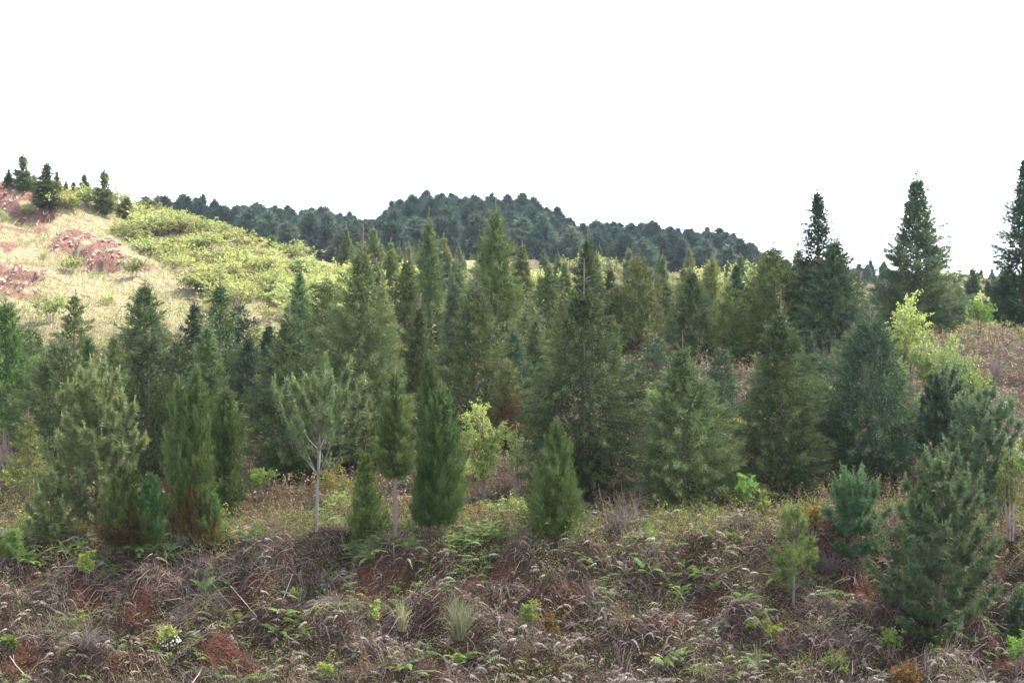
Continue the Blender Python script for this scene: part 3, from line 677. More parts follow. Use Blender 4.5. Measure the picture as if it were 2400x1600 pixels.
def far_tree(x, y, H, label, group, k=None, wide=1.0):
    r = rng.integers(0, len(far_protos)) if k is None else k
    o = link('far_conifer', far_protos[r]); o.location = (x, y, float(height(x, y)) - .1)
    s = H / 5.0; o.scale = (s * wide, s * wide, s); o.rotation_euler = (0, 0, rng.uniform(0, 6.28))
    return tag(o, label, 'tree', group)

def mid_tree(x, y, H, label, group, wide=1.0, k=None, protos=mid_protos):
    c, b = protos[rng.integers(0, len(mid_protos)) if k is None else k]
    s = H / 5.0; o = thing('cypress_tree', (x, y, float(height(x, y)) - .05), label, 'tree', group, rng.uniform(0, 6.28), (s * wide, s * wide, s))
    link('crown', c, o); link('trunk', b, o)
    return o

# far wood: stratified in picture columns and in depth so that the crest line is closed
cnt = 0
SILX = [300, 340, 400, 480, 520, 560, 600, 650, 680, 700, 760, 800, 850, 890, 915, 985, 1060, 1150, 1250, 1290, 1330, 1400, 1440, 1500, 1560, 1620, 1700, 1770, 1830, 1990, 2100, 2250, 2440]
SILY = [470, 455, 445, 440, 474, 474, 468, 488, 516, 490, 472, 508, 503, 506, 462, 446, 454, 460, 474, 496, 518, 528, 532, 546, 540, 550, 578, 592, 600, 606, 622, 634, 640]
for d0, step, lo, hi in [(252, 28, 315, 2430), (243, 34, 320, 1790), (232, 38, 330, 1780), (219, 42, 340, 1770), (204, 46, 380, 1760), (188, 50, 440, 1740), (172, 56, 560, 1740)]:
    px = lo + rng.uniform(0, step)
    while px < hi:
        dd = d0 + rng.uniform(-5, 5); x = (px - 1200) / F * dd
        z = float(height(x, dd)); sil = float(np.interp(px, SILX, SILY)); room = (HY - sil) / F * dd - z
        H = room * rng.uniform(.82, 1.06) if d0 == 252 else min(rng.uniform(5.0, 7.6), room * .97)
        H = float(np.clip(H, 4.4 if px < 1780 else 2.2, 9.5))
        lab = ('dark hazy conifer in the wood on the far left ridge behind the shrubs' if px < 800 else
               'dark hazy conifer crowding the rounded wooded knoll at centre back' if px < 1320 else
               'dark hazy conifer in the wood sloping down right of the knoll')
        gr = 'wood on the far left ridge' if px < 800 else 'wood on the rounded knoll' if px < 1320 else 'wood sloping right of the knoll'
        if not (px < 560 and d0 < 215):
            if px > 1800: gr = 'treeline fading off to the right'
            size = 'tall' if H > 6.6 else 'short' if H < 5.3 else 'mid sized'
            row = 'crest line' if d0 > 245 else 'upper row' if d0 > 225 else 'middle row' if d0 > 195 else 'lowest row'
            x0, x1, place_ = (320, 800, 'the hazy left ridge wood') if px < 800 else (800, 1320, 'the wooded centre knoll') if px < 1320 else (1320, 1800, 'the wood right of the knoll') if px < 1800 else (1800, 2430, 'the far right treeline')
            spread = ('left end', 'left of middle', 'right of middle', 'right end')[int(np.clip((px - x0) / (x1 - x0) * 4, 0, 3))]
            lab = f'{size} {row} conifer of {place_}, {spread}'
            far_tree(x, dd, H, lab, gr, wide=rng.uniform(1.05, 1.5) * min(1.2, 6.4 / H)); cnt += 1
        px += step * rng.uniform(.7, 1.3)
# hazy trees on the low skyline at right
for px, top, base_d, wpx in [(2040, 598, 175, 26), (2032, 612, 170, 18), (2072, 604, 180, 30), (2275, 626, 170, 30), (2300, 640, 178, 24), (2325, 646, 182, 26), (2250, 650, 165, 24), (2190, 655, 160, 26), (2110, 648, 165, 24), (2345, 652, 168, 26), (2010, 640, 168, 26), (2150, 650, 175, 26)]:
    x = (px - 1200) / F * base_d; z = float(height(x, base_d)); H = max((HY - top) / F * base_d - z, 2.2)
    far_tree(x, base_d, H, 'pale hazy conifer on the low skyline at far right', 'hazy conifers on the right skyline', wide=.8)
# thinner sunlit trees in the hollow between plantation and far hill
for d0, step, lo, hi in [(150, 62, 780, 1800), (128, 70, 800, 1830), (108, 80, 820, 2380), (90, 90, 850, 2380), (76, 100, 880, 2340)]:
    px = lo + rng.uniform(0, step)
    while px < hi:
        dd = d0 + rng.uniform(-7, 7); x = (px - 1200) / F * dd
        H = rng.uniform(2.6, 4.6) if px < 1850 else rng.uniform(1.6, 2.8)
        gr = 'sunlit conifers in the hollow' if px < 1850 else 'thin conifers beyond the mound'
        lab = 'sunlit pale conifer in the hollow below the far wood' if px < 1850 else 'thin pale conifer beyond the brown mound at right'
        lab = ('taller ' if H > (3.6 if px < 1850 else 2.2) else 'low ') + lab + (', far' if d0 > 120 else ', middle' if d0 > 100 else ', near') + (' left' if px < 1300 or 1850 <= px < 2100 else ' right')
        mid_tree(x, dd, H, lab, gr, wide=rng.uniform(.8, 1.15))
        px += step * rng.uniform(.7, 1.3)
# conifers along the crest of the left hill
for x, top, base, wpx, lab in [
    (20, 383, 428, 26, 'slim conifer nearest the left edge on the red crest'),
    (53, 345, 440, 46, 'tallest conifer on the red crest at far left'),
    (77, 395, 442, 28, 'short conifer squeezed between the two tall ones on the crest'),
    (108, 363, 472, 56, 'broad two toned conifer with dark foot right of the tallest on the crest'),
    (131, 385, 455, 30, 'narrow conifer behind the broad two toned one on the crest'),
    (152, 410, 456, 26, 'little conifer rising from the crest shrubs, left one of a pair'),
    (169, 412, 456, 28, 'little conifer rising from the crest shrubs, right one of a pair'),
    (194, 392, 462, 42, 'rounded conifer behind the tall yellow shrub on the crest'),
    (240, 378, 492, 46, 'lone dark tiered conifer farthest right on the crest'),
    (292, 446, 500, 50, 'grey green rounded conifer where crest shrubs meet the far wood'),
    (624, 536, 590, 40, 'dark rounded conifer behind the yellow shrubs below the far ridge')]:
    p = ground_at(x * K, base * K, 70, 112) if x < 600 else place(x, d=118)
    H = PXM((HY - p[2] / p[1] * F) / K - top, p[1]); wd = PXM(wpx, p[1])
    k = int(rng.integers(0, 5)); R = [.95, .9, .75, 1.1, 1.0][k]
    o = mid_tree(p[0], p[1], H, lab, 'conifers on the left hill crest', wide=1.0 * wd / 2 / (R * H / 5), k=k, protos=crest_protos)

# ------------------------------------------------------------------ shrubs
def shrub_proto(seed, leafmat, H, R, **kw):
    r = np.random.default_rng(seed); lv, bk = Acc(), Acc(); bush(lv, bk, r, H, R, **kw)
    return lv.data('foliage', M[leafmat]), bk.data('stems', M['twig'])

def shrub(proto, p, sc, label, group, name='shrub', wide=1.0):
    o = thing(name, (p[0], p[1], p[2] - .03), label, 'shrub', group, rng.uniform(0, 6.28), (sc * wide, sc * wide, sc))
    link('foliage', proto[0], o); link('stems', proto[1], o)
    return o

HILL = [shrub_proto(200 + i, 'shrub', 1.0, .85, stems=8, branches=85, per=11, L=.10, Wd=.062, brownf=.12, spread=1.15) for i in range(4)]
HILL += [shrub_proto(210 + i, 'shrub', 1.0, .8, stems=8, branches=70, per=10, L=.10, Wd=.06, brownf=.25, spread=1.2) for i in range(2)]
THK = 'yellow green shrubs of the hillside thicket'
for x, y, wpx, lab in [
    (62, 488, 42, 'yellow green shrub rooted in the red scarp below the crest'),
    (5, 500, 40, 'yellow green shrub cut off by the left edge below the scarp'),
    (165, 612, 66, 'lone shrub on the bare grass below the red scarp'),
    (308, 620, 76, 'shrub beside the lower end of the red scarp'),
    (118, 712, 110, 'arching open shrub low on the left grass slope'),
    (430, 610, 70, 'shrub standing alone in the pale grass right of the scarp'),
    (205, 455, 80, 'tall yellow shrub on the crest left of the lone dark conifer'),
    (250, 690, 44, 'low bright shrub on stony ground above the broad dark cypress'),
    (610, 790, 100, 'bright yellow shrub at the foot of the hill behind the cypresses'),
    (100, 590, 26, 'smallest shrub on the open grass under the scarp'),
    (720, 745, 70, 'yellow shrub at the hill foot beside the narrow sunlit cypress')]:
    p = ground_at(x * K, (y + wpx * .25) * K, 60, 115); s = PXM(wpx, p[1]) / 1.7
    shrub(HILL[int(rng.integers(0, 4))], p, s * 1.15, lab, 'single shrubs on the grass slope', wide=.9)
n_sh = 0; tries = 0
while n_sh < 150 and tries < 6000:
    tries += 1
    x = rng.uniform(125, 800); ridge = np.interp(x, [125, 240, 400, 560, 700, 800], [455, 478, 505, 556, 612, 640]); low = np.interp(x, [125, 240, 330, 430, 520, 620, 800], [490, 530, 590, 660, 730, 750, 770])
    y = rng.uniform(ridge - 4, low)
    if n2(x * .02, y * .035) < -.05 and y > ridge + 30: continue
    if any(abs(x - tx) < 30 and tb - 14 < y < tb + 42 for tx, tb in ((53, 440), (108, 472), (194, 462), (240, 492), (292, 500))): continue
    p = ground_at(x * K, y * K, 58, 116)
    if p[1] < 60: continue
    if scar_fields(p[0], p[1])[1] > .3: continue
    s = rng.uniform(.7, 1.55)
    zone = 'near the lone dark crest conifer' if x < 270 else 'on the crest above the pale grass' if x < 430 else 'in the middle of the sunlit thicket' if x < 620 else 'at the lower right end of the thicket'
    shrub(HILL[int(rng.integers(0, 6))], p, s, ('very large ' if s > 1.4 else 'large ' if s > 1.2 else 'small ' if s < .9 else 'middling ') + 'yellow green shrub ' + zone + (', skyline side' if y < ridge + 22 else ', grass side'), THK if x > 430 else 'shrubs near the hill crest', wide=rng.uniform(1.1, 1.6)); n_sh += 1

for _ in range(58):
    dd = rng.uniform(68, 160); px = rng.uniform(820, 2420); x = (px - 1200) / F * dd
    shrub(HILL[int(rng.integers(0, 6))], (x, dd, float(height(x, dd))), rng.uniform(1.3, 2.4), ('pale yellow green shrub in the hollow before the far wood' if px < 1850 else 'pale hazy shrub beyond the brown mound at right') + (', far' if dd > 120 else ', middle' if dd > 90 else ', near') + (' left' if px < 1150 or 1850 < px < 2130 else ' centre' if px < 1500 else ' right'), 'shrubs in the hollow' if px < 1850 else 'shrubs beyond the mound', wide=rng.uniform(.9, 1.3))

# named shrubs of the plantation and bank
def leafy(x, y, wpx, hpx, label, mat='leafy', L=.06, Wd=.03, d=None, branches=60, per=14, brownf=.04, name='shrub', group='leafy shrubs between the conifers', single=False, cb=.12, stems=5, flower=False, up=.6, stemmat='twig', spread=1.0, s0=.28):
    p = place(x, y, d); H = PXM(hpx, p[1]); R = PXM(wpx, p[1]) / 2
    r = np.random.default_rng(int(x * 5 + y if y else x * 5 + d)); lv, bk = Acc(), Acc()
    bush(lv, bk, r, H, R * .85, stems=stems, branches=branches, per=per, L=L, Wd=Wd, brownf=brownf, single=single, cb=cb, up=up, spread=spread, s0=s0)
    o = thing(name, p.tolist(), label, 'shrub' if not single else 'tree', group)
    lv.build('foliage', M[mat], o); bk.build('stems' if not single else 'trunk', M[stemmat], o)
    if flower:
        f = Acc(); n = 48; c = rvec(n, r) * [R * .8, R * .6, H * .22] + [R * .2, -R * .5, H * .38]
        d_ = rvec(n, r); f.kites(c, d_, nrm(np.cross(d_, rvec(n, r))), .05, .035, r.uniform(0, 1, n)); tag(f.build('flowers', M['petal'], o), kind='stuff')
    return o
leafy(1110, 1158, 138, 300, 'small spring green tree with dark forked stem between two junipers', mat='fresh', single=True, cb=.10, s0=.06, stems=9, branches=420, per=17, L=.062, Wd=.036, name='broadleaf_tree', stemmat='bark', up=.9, group='spring green broadleaves')
leafy(1185, 1150, 95, 195, 'sparse spring green sapling right of the small forked tree', mat='fresh', stems=5, branches=120, per=13, up=1.2, group='spring green broadleaves')
leafy(1165, 1212, 150, 90, 'low arching yellow green shrub under the spring green tree', mat='fresh', branches=80, spread=1.3, up=.1)
leafy(1090, 1210, 60, 60, 'ochre leaved bush at the foot of the spring green tree', mat='rusty', brownf=.4, branches=40)
leafy(2085, None, 130, 270, 'tall leafy shrub with long bright shoots below the tallest skyline cypress', d=44, mat='fresh', branches=300, per=15, L=.085, Wd=.05, up=1.0, stems=9)
leafy(2185, None, 170, 200, 'bright broadleaf shrub beside the brown mound', d=40, mat='fresh', branches=300, per=16, L=.075, Wd=.045, stems=9, up=.9)
leafy(2120, None, 80, 150, 'leafy shrub between the bright broadleaf shrub and the dark open cypress', d=39, mat='leafy', branches=90, L=.07, Wd=.04)
leafy(1905, None, 62, 78, 'vivid yellow bush in front of the bramble', d=43, mat='shrub', branches=90, per=18, L=.09, Wd=.055)
leafy(1800, None, 110, 110, 'olive bush with rusty edge left of the bramble', d=46, mat='rusty', branches=90, brownf=.25, L=.08, Wd=.05)
leafy(1880, None, 70, 60, 'yellow green bush under the bramble', d=45, mat='leafy', branches=60, L=.08, Wd=.05)
leafy(1712, 1185, 75, 110, 'glossy leafy shrub between the wide ragged and grey green cypresses', mat='leafy', branches=70, L=.09, Wd=.035)
leafy(1752, 1205, 45, 85, 'upright leafy sprig beside the glossy leafy shrub', mat='leafy', branches=40, L=.08, Wd=.035, up=1.2)
leafy(1862, 1235, 80, 75, 'rust tinged bush left of the rounded pine', mat='rusty', brownf=.4, branches=60, L=.09, Wd=.035)
leafy(2322, 1250, 90, 230, 'tall glossy leafed shrub near the right edge', mat='leafy', branches=90, L=.10, Wd=.04, up=1.0)
leafy(2330, 1130, 70, 160, 'yellow tipped shrub on the right edge above the wide pine', d=33.5, mat='fresh', branches=70)
leafy(2340, 1545, 80, 120, 'yellow green shrub low at the right edge of the bank', mat='leafy', branches=70, brownf=.1)
leafy(2085, 1590, 130, 60, 'orange tipped shrub at the bottom edge right of centre', mat='rusty', brownf=.35, branches=80, L=.08, Wd=.03, group='low shrubs of the bank')
leafy(2045, 1515, 70, 80, 'yellow green sprig shrub under the large bushy pine', mat='leafy', branches=50, brownf=.12, group='low shrubs of the bank')
leafy(385, 1500, 62, 62, 'small shrub with cream flowers on the lower left bank', mat='fresh', branches=60, flower=True, L=.06, group='low shrubs of the bank')
leafy(22, 1510, 40, 60, 'dark green leafy plant low at the left edge', mat='leafy', branches=40, L=.09, Wd=.03, group='low shrubs of the bank')
leafy(198, 1345, 60, 90, 'dark leafed shrub below the ferns on the left bank', mat='leafy', branches=50, group='low shrubs of the bank')
leafy(600, 1140, 90, 70, 'green bramble bush left of the pine with the white trunk', mat='leafy', branches=80, L=.07, group='low shrubs of the bank')
leafy(770, 1160, 120, 90, 'dim olive bush behind the white trunked pine', mat='rusty', brownf=.05, branches=90, L=.07)
leafy(1215, 1455, 70, 90, 'green leafy clump on the bank below the bright plump juniper', mat='leafy', branches=70, L=.05, group='low shrubs of the bank')
leafy(1265, 1470, 50, 70, 'bronze tipped leafy clump on the bank right of centre', mat='rusty', brownf=.3, branches=50, group='low shrubs of the bank')
leafy(680, 1400, 34, 60, 'lime sprig on the bank left of centre', mat='fresh', branches=26, up=1.2, group='low shrubs of the bank')
leafy(860, 1445, 44, 70, 'thin yellow sprig left of the big grass tuft', mat='fresh', branches=30, up=1.2, group='low shrubs of the bank')
leafy(745, 1560, 40, 40, 'dark green rosette plant at the bottom of the bank', mat='leafy', branches=30, L=.09, group='low shrubs of the bank')
leafy(1750, 1480, 120, 60, 'mixed green low bush under the yellowish young pine', mat='leafy', branches=70, brownf=.15, L=.045, group='low shrubs of the bank')
leafy(1920, 1560, 90, 60, 'lime green low bush on the bottom right bank', mat='leafy', branches=60, brownf=.12, L=.05, group='low shrubs of the bank')
leafy(1240, 900, 90, 110, 'arching green spray behind the spring green tree', d=40, mat='leafy', branches=70, L=.07)
leafy(30, 1130, 90, 60, 'sunlit pale bush at the left edge under the sapling', mat='fresh', branches=60)
leafy(2250, None, 90, 80, 'hazy yellow green shrub beyond the mound at right', d=60, mat='leafy', branches=80, L=.11, Wd=.07)
leafy(1500, None, 60, 50, 'yellow shrub at the back edge of the brown clearing', d=57, mat='shrub', branches=50, L=.11, Wd=.07)

leafy(2140, None, 150, 225, 'wide bright leafy shrub behind the blue green pine', d=42.5, mat='fresh', branches=300, per=15, L=.08, Wd=.05, stems=9, up=.9)
leafy(2238, None, 120, 165, 'leafy shrub on the flank of the brown mound near the right edge', d=40.5, mat='leafy', branches=200, per=15, L=.075, Wd=.045, stems=8, up=.9)
leafy(2062, None, 95, 190, 'slim light green shrub right of the dark open cypress', d=40.5, mat='leafy', branches=170, per=14, L=.075, Wd=.045, stems=7, up=1.0)
leafy(1885, None, 115, 125, 'spreading green bush between the two open cypresses', d=42, mat='leafy', branches=170, per=15, L=.08, Wd=.045, stems=8)
leafy(1665, None, 90, 75, 'low pale bush in the lilac brush of the clearing', d=41, mat='rusty', branches=90, per=12, L=.07, stems=7)
leafy(1490, None, 110, 70, 'low green bush at the left side of the clearing', d=44, mat='leafy', branches=120, per=12, L=.08, Wd=.045, stems=7)
LOW = [shrub_proto(240 + i, mt, 1.0, .8, stems=7, branches=70, per=13, L=.10, Wd=.05, brownf=bf, spread=1.2) for i, (mt, bf) in enumerate([('leafy', .08), ('rusty', .2), ('leafy', .2), ('fresh', .1)])]
for _ in range(46):
    dd = rng.uniform(31.5, 44) if _ < 30 else rng.uniform(44, 60); px = rng.uniform(-30, 2430); x = (px - 1200) / F * dd; sc_ = rng.uniform(.35, .9)
    shrub(LOW[int(rng.integers(0, 4))], (x, dd, float(height(x, dd))), sc_, ('ankle high' if sc_ < .45 else 'knee high' if sc_ < .6 else 'waist high') + ' green bush in the undergrowth, ' + ('front' if dd < 37 else 'middle' if dd < 44 else 'back') + ' rows, ' + ('far left' if px < 480 else 'left of centre' if px < 960 else 'centre' if px < 1440 else 'right of centre' if px < 1920 else 'far right'), 'low bushes in the undergrowth', wide=rng.uniform(1., 1.5))

def bramble(x, y, wpx, hpx, label, d=None, n=260, mat='twig'):
    p = place(x, y, d); H = PXM(hpx, p[1]); R = PXM(wpx, p[1]) / 2
    r = np.random.default_rng(int(x)); q = np.linspace(0, 1, 7)[None, :, None]
    an = r.uniform(0, 6.283, n); el = r.uniform(.2, 1.4, n); ln = r.uniform(.4, 1.15, n)
    dv = np.stack([np.cos(an) * np.cos(el), np.sin(an) * np.cos(el) * .7, np.sin(el)], -1)
    b = np.stack([r.normal(0, .2 * R, n), r.normal(0, .2 * R, n), np.abs(r.normal(0, .15 * H, n))], -1)
    P = b[:, None] + dv[:, None] * np.array([R, R, H * 1.2]) * ln[:, None, None] * q + np.array([0, 0, -1.]) * (H * .65 * ln[:, None, None] * q ** 2.4 * np.cos(el)[:, None, None])
    P = P + np.cumsum(r.normal(0, .012, P.shape), 1); P[:, :, 2] = np.maximum(P[:, :, 2], .01)
    o = thing('bramble_bush', p.tolist(), label, 'shrub', 'bare brambles')
    a = Acc(); a.ribbons(P, p[1] / 1423 * .55, r.uniform(0, 1, n)); a.build('canes', M[mat], o)
    m = 12; b = Acc()
    for i in range(m): b.tube(P[i * 7], np.linspace(.014, .006, 7), 5)
    b.build('stems', M['bark'], o)
bramble(1435, 1225, 190, 95, 'tangled bare bramble on the brow below the wide ragged cypress')
bramble(1900, None, 130, 90, 'leafless grey bramble before the broad skirted cypress', d=46)
bramble(10, 1090, 70, 90, 'dim bare twigs at the left edge under the large cypress', d=33)

# ------------------------------------------------------------------ ferns and tufts on the bank
green_fronds = [frond_mesh('frond', M['fern'], np.random.default_rng(300 + i), L=.62, droop=.42 + .1 * i) for i in range(3)]
dead_fronds = [frond_mesh('frond', M['deadfern'], np.random.default_rng(320 + i), L=.38, droop=.8 + .1 * i, curl=.35, wid=.17, pairs=12) for i in range(3)]
def fern(x, y, sc, label, group, fr, name, n=6, cat='fern'):
    p = ground_at(x * K, y * K, 24, 60); o = thing(name, (p[0], p[1], p[2] + .12 * sc), label, cat, group)
    for i in range(n):
        c = link('frond', fr[int(rng.integers(0, 3))], o); c.rotation_euler = (rng.uniform(-.3, .3), rng.uniform(-.5, .25), 6.283 * i / n + rng.uniform(-.4, .4))
        s = sc * rng.uniform(.7, 1.15); c.scale = (s, s, s); c.location = (rng.uniform(-.05, .05), rng.uniform(-.05, .05), rng.uniform(-.05, .1))
def ferns(pts, label, group, fr, name, n=6, lo=.5, hi=.85):
    xs = sorted(p[0] for p in pts)
    for x, y in pts:
        k = xs.index(x) / len(xs)
        fern(x, y, rng.uniform(lo, hi), label + (', leftmost' if k < .25 else ', left middle' if k < .5 else ', right middle' if k < .75 else ', rightmost'), group, fr, name, n)
J = lambda c, n, sx, sy: [(c[0] + rng.normal(0, sx), c[1] + rng.normal(0, sy)) for _ in range(n)]
ferns(J((60, 1300), 7, 40, 14) + J((200, 1290), 7, 40, 14) + J((340, 1285), 7, 35, 14) + J((270, 1325), 4, 40, 12), 'green fern on the brow of the bank at left', 'ferns on the left brow', green_fronds, 'fern')
ferns(J((830, 1275), 7, 40, 12) + J((930, 1262), 8, 40, 12) + J((1040, 1250), 8, 40, 10) + J((1120, 1240), 4, 30, 8), 'green fern on the brow of the bank below the central junipers', 'ferns on the central brow', green_fronds, 'fern')
ferns([(490, 1430), (545, 1445), (685, 1445), (722, 1420), (650, 1425), (640, 1470), (700, 1470)] + J((440, 1400), 3, 60, 30), 'green fern hanging on the steep left half of the bank', 'ferns on the steep left bank', green_fronds, 'fern')
ferns([(935, 1545), (905, 1555), (1060, 1525), (1040, 1540)], 'green fern at the foot of the bank near the red lump', 'ferns by the red lump', green_fronds, 'fern')
ferns([(1570, 1320), (1600, 1340), (1640, 1362), (1700, 1392), (1525, 1355), (1560, 1375), (1660, 1330), (1490, 1330), (1740, 1420), (1560, 1520), (1530, 1540), (1685, 1570), (1780, 1340), (1350, 1300), (1480, 1250), (1620, 1240), (1690, 1245)], 'green fern among dead brush on the right half of the bank', 'ferns on the right bank', green_fronds, 'fern')
ferns([(1720, 1415), (1752, 1405), (1690, 1408), (1660, 1420), (1735, 1440), (1780, 1430)], 'silvery dead fern heap below the yellowish young pine', 'dead ferns below the young pine', dead_fronds, 'dead_fern', 5)
ferns([(1290, 1410), (1330, 1390), (1440, 1490), (1540, 1500), (1600, 1540), (1250, 1310), (1460, 1440), (1390, 1420), (1500, 1470), (1480, 1590), (1340, 1480), (1420, 1560)], 'silvery dead fern on the middle of the bank right of the grass tuft', 'dead ferns mid bank', dead_fronds, 'dead_fern', 5)
ferns([(1830, 1540), (1900, 1490), (2010, 1500), (1960, 1390), (1950, 1430), (2080, 1440), (2060, 1470), (1880, 1560), (1980, 1545), (2150, 1540), (2230, 1530), (1850, 1480), (2290, 1500), (2180, 1580)], 'silvery dead fern on the lower right of the bank', 'dead ferns at lower right', dead_fronds, 'dead_fern', 5)
ferns([(535, 1475), (770, 1425), (620, 1560), (700, 1560), (300, 1480), (120, 1330), (260, 1340), (460, 1330), (610, 1290), (560, 1260), (870, 1330), (930, 1300), (1010, 1290), (1150, 1430), (90, 1400), (30, 1370)], 'silvery dead fern on the left half of the bank', 'dead ferns on the left bank', dead_fronds, 'dead_fern', 5)

def tuft(x, y, wpx, hpx, label, n=260, mat='tuft', d=None, droop=.5):
    p = place(x, y, d); H = PXM(hpx, p[1]); R = PXM(wpx, p[1]) / 2; r = np.random.default_rng(int(x * 3)); px = p[1] / 1423
    an = r.uniform(0, 6.283, n); sp = r.uniform(0, 1, n) ** .7; q = np.linspace(0, 1, 5)[None, :, None]; hh = r.uniform(.5, 1.05, n)
    dv = np.stack([np.cos(an) * sp * R, np.sin(an) * sp * R, H * hh], -1); b = np.stack([r.normal(0, .12 * R, n), r.normal(0, .12 * R, n), np.full(n, -.03)], -1)
    P = b[:, None] + dv[:, None] * q * np.array([1, 1, 1.]) + np.array([0, 0, -1.]) * (droop * H * (sp * hh)[:, None, None] * q ** 2.6)
    P[:, :, :2] *= (1 + .35 * q)
    o = tag(Acc_ribbon('grass_tuft', P, px * .55, r.uniform(0, 1, n), mat), label, 'grass', 'grass tufts of the bank'); o.location = p.tolist()
def Acc_ribbon(name, P, wdt, tint, mat):
    a = Acc(); a.ribbons(P, wdt, tint, taper=.3); return a.build(name, M[mat])
tuft(1055, 1475, 84, 125, 'big pale green grass tuft in the middle of the bank', n=250, droop=.35)
tuft(925, 1450, 60, 95, 'thin grass tuft left of the big pale green one', n=90)
tuft(1432, 1555, 70, 105, 'straggly bleached stalks low on the bank right of centre', n=60, mat='deadfern', droop=.2)
tuft(1740, 1545, 50, 90, 'small blue green grass tuft on the right of the bank', n=60)
tuft(2290, 880, 45, 70, 'upright bleached stalks on the brown mound', n=90, mat='deadfern', droop=.15)
tuft(1905, 1325, 70, 70, 'bleached grass clump beside the yellowish young pine', n=140, mat='deadfern', droop=.3)
tuft(1610, 1560, 100, 80, 'drooping straw clump at lower right of the bank', n=150, mat='straw', droop=.9)
tuft(200, 1500, 110, 90, 'drooping bleached stem bundle on the lower left bank', n=150, mat='deadfern', droop=.9)
tuft(770, 1390, 150, 50, 'hanging mat of grey twigs over the bank left of the tuft', n=240, mat='deadfern', droop=1.3)
tuft(1830, None, 30, 95, 'tall pale stalks before the bramble at right', d=44, n=26, mat='tuft', droop=.1)
tuft(1155, 1352, 130, 45, 'hanging brown twig thatch above the dark hollow', n=260, mat='dead', droop=1.5)

# pale dead sticks
def stick(pts, d, rad, label):
    P = []
    for i, (x, y) in enumerate(pts):
        g = ground_at(x * K, y * K, 24, 60); dd = g[1] - .25; P.append(W(x * K, y * K, dd))
    P = np.array(P); c = P[0].copy(); a = Acc(); a.tube(P - c, np.linspace(rad, rad * .4, len(P)), 5)
    o = tag(a.build('dead_branch', M['pale_wood'], None, True), label, 'branch', 'pale dead branches'); o.location = c.tolist()
stick([(85, 1565), (55, 1548), (35, 1525), (22, 1505)], 0, .02, 'pale curved branch at the bottom left corner')
stick([(636, 1408), (648, 1380), (662, 1345), (672, 1318)], 0, .014, 'pale straight stick leaning on the bank left of centre')
stick([(530, 1345), (560, 1380), (590, 1415)], 0, .012, 'thin grey stick lying across the left bank')
stick([(440, 1570), (456, 1548), (466, 1530)], 0, .012, 'short whitish stick at the bottom of the left bank')
stick([(480, 1330), (505, 1360), (540, 1400)], 0, .011, 'slanting grey stick below the rusty juniper')

# ------------------------------------------------------------------ countless ground cover (one object per kind)
def scatter(n, y0, y1, half=.40, power=1.0, seed=0):
    r = np.random.default_rng(seed); y = y0 + (y1 - y0) * r.uniform(0, 1, n) ** power; x = r.uniform(-half, half, n) * y
    return x, y, r
pit_xy = np.array([(a, b, r) for a, b, r, _, _ in _pits])
def pit_clear(x, y, r, f=1.0):
    m = np.ones(len(x), bool)
    for a, b, q in pit_xy: m &= (((x-a)/(q*.7))**2 + ((y-b)/(q*.5))**2 > r.uniform(-.25, 1.1, len(x)) * f)
    return m

# 1 thin dead stems, arching and hanging over the bank
x, y, r = scatter(132000, 25.0, 34.0, seed=21, power=.92)
clump = n3(x * .8, y * 1.1) + .8 * n2(x + 9, y); keep = (clump > r.uniform(-1.5, .8, len(x))) & pit_clear(x, y, r)
x, y, clump = x[keep], y[keep], clump[keep]; n = len(x); z = height(x, y)
an = r.uniform(0, 6.283, n); ln = r.uniform(.16, .6, n) * (1 + .25 * clump); upf = r.uniform(.05, 1.0, n) + 2.2 * (r.uniform(0, 1, n) < .22)
flow = n2(x * .5 + 5, y * .5) * 2.2
dv = np.stack([np.cos(an + flow) * .8, np.sin(an) * .6 - .25, upf], -1); q = np.linspace(0, 1, 3)[None, :, None]
P = np.stack([x, y, z], -1)[:, None] + nrm(dv)[:, None] * ln[:, None, None] * q + np.array([0, -.25, -1.]) * (ln[:, None, None] * .75 * r.uniform(.2, 1.3, n)[:, None, None] * q ** 2.2)
P[:, :, 2] = np.maximum(P[:, :, 2], height(P[:, :, 0], P[:, :, 1]) - .02)
tone = np.clip(.34 + .28 * n2(x * .7 + 20, y * .7) + .12 * n3(x, y) + r.normal(0, .27, n), 0, 1)
a = Acc(); a.ribbons(P, r.uniform(.006, .016, n), tone, np.clip(r.normal(.1, .3, n), 0, 1))
tag(a.build('dead_brush', M['dead']), 'tangle of thin brown dead stems covering the bank', 'brush', kind='stuff')

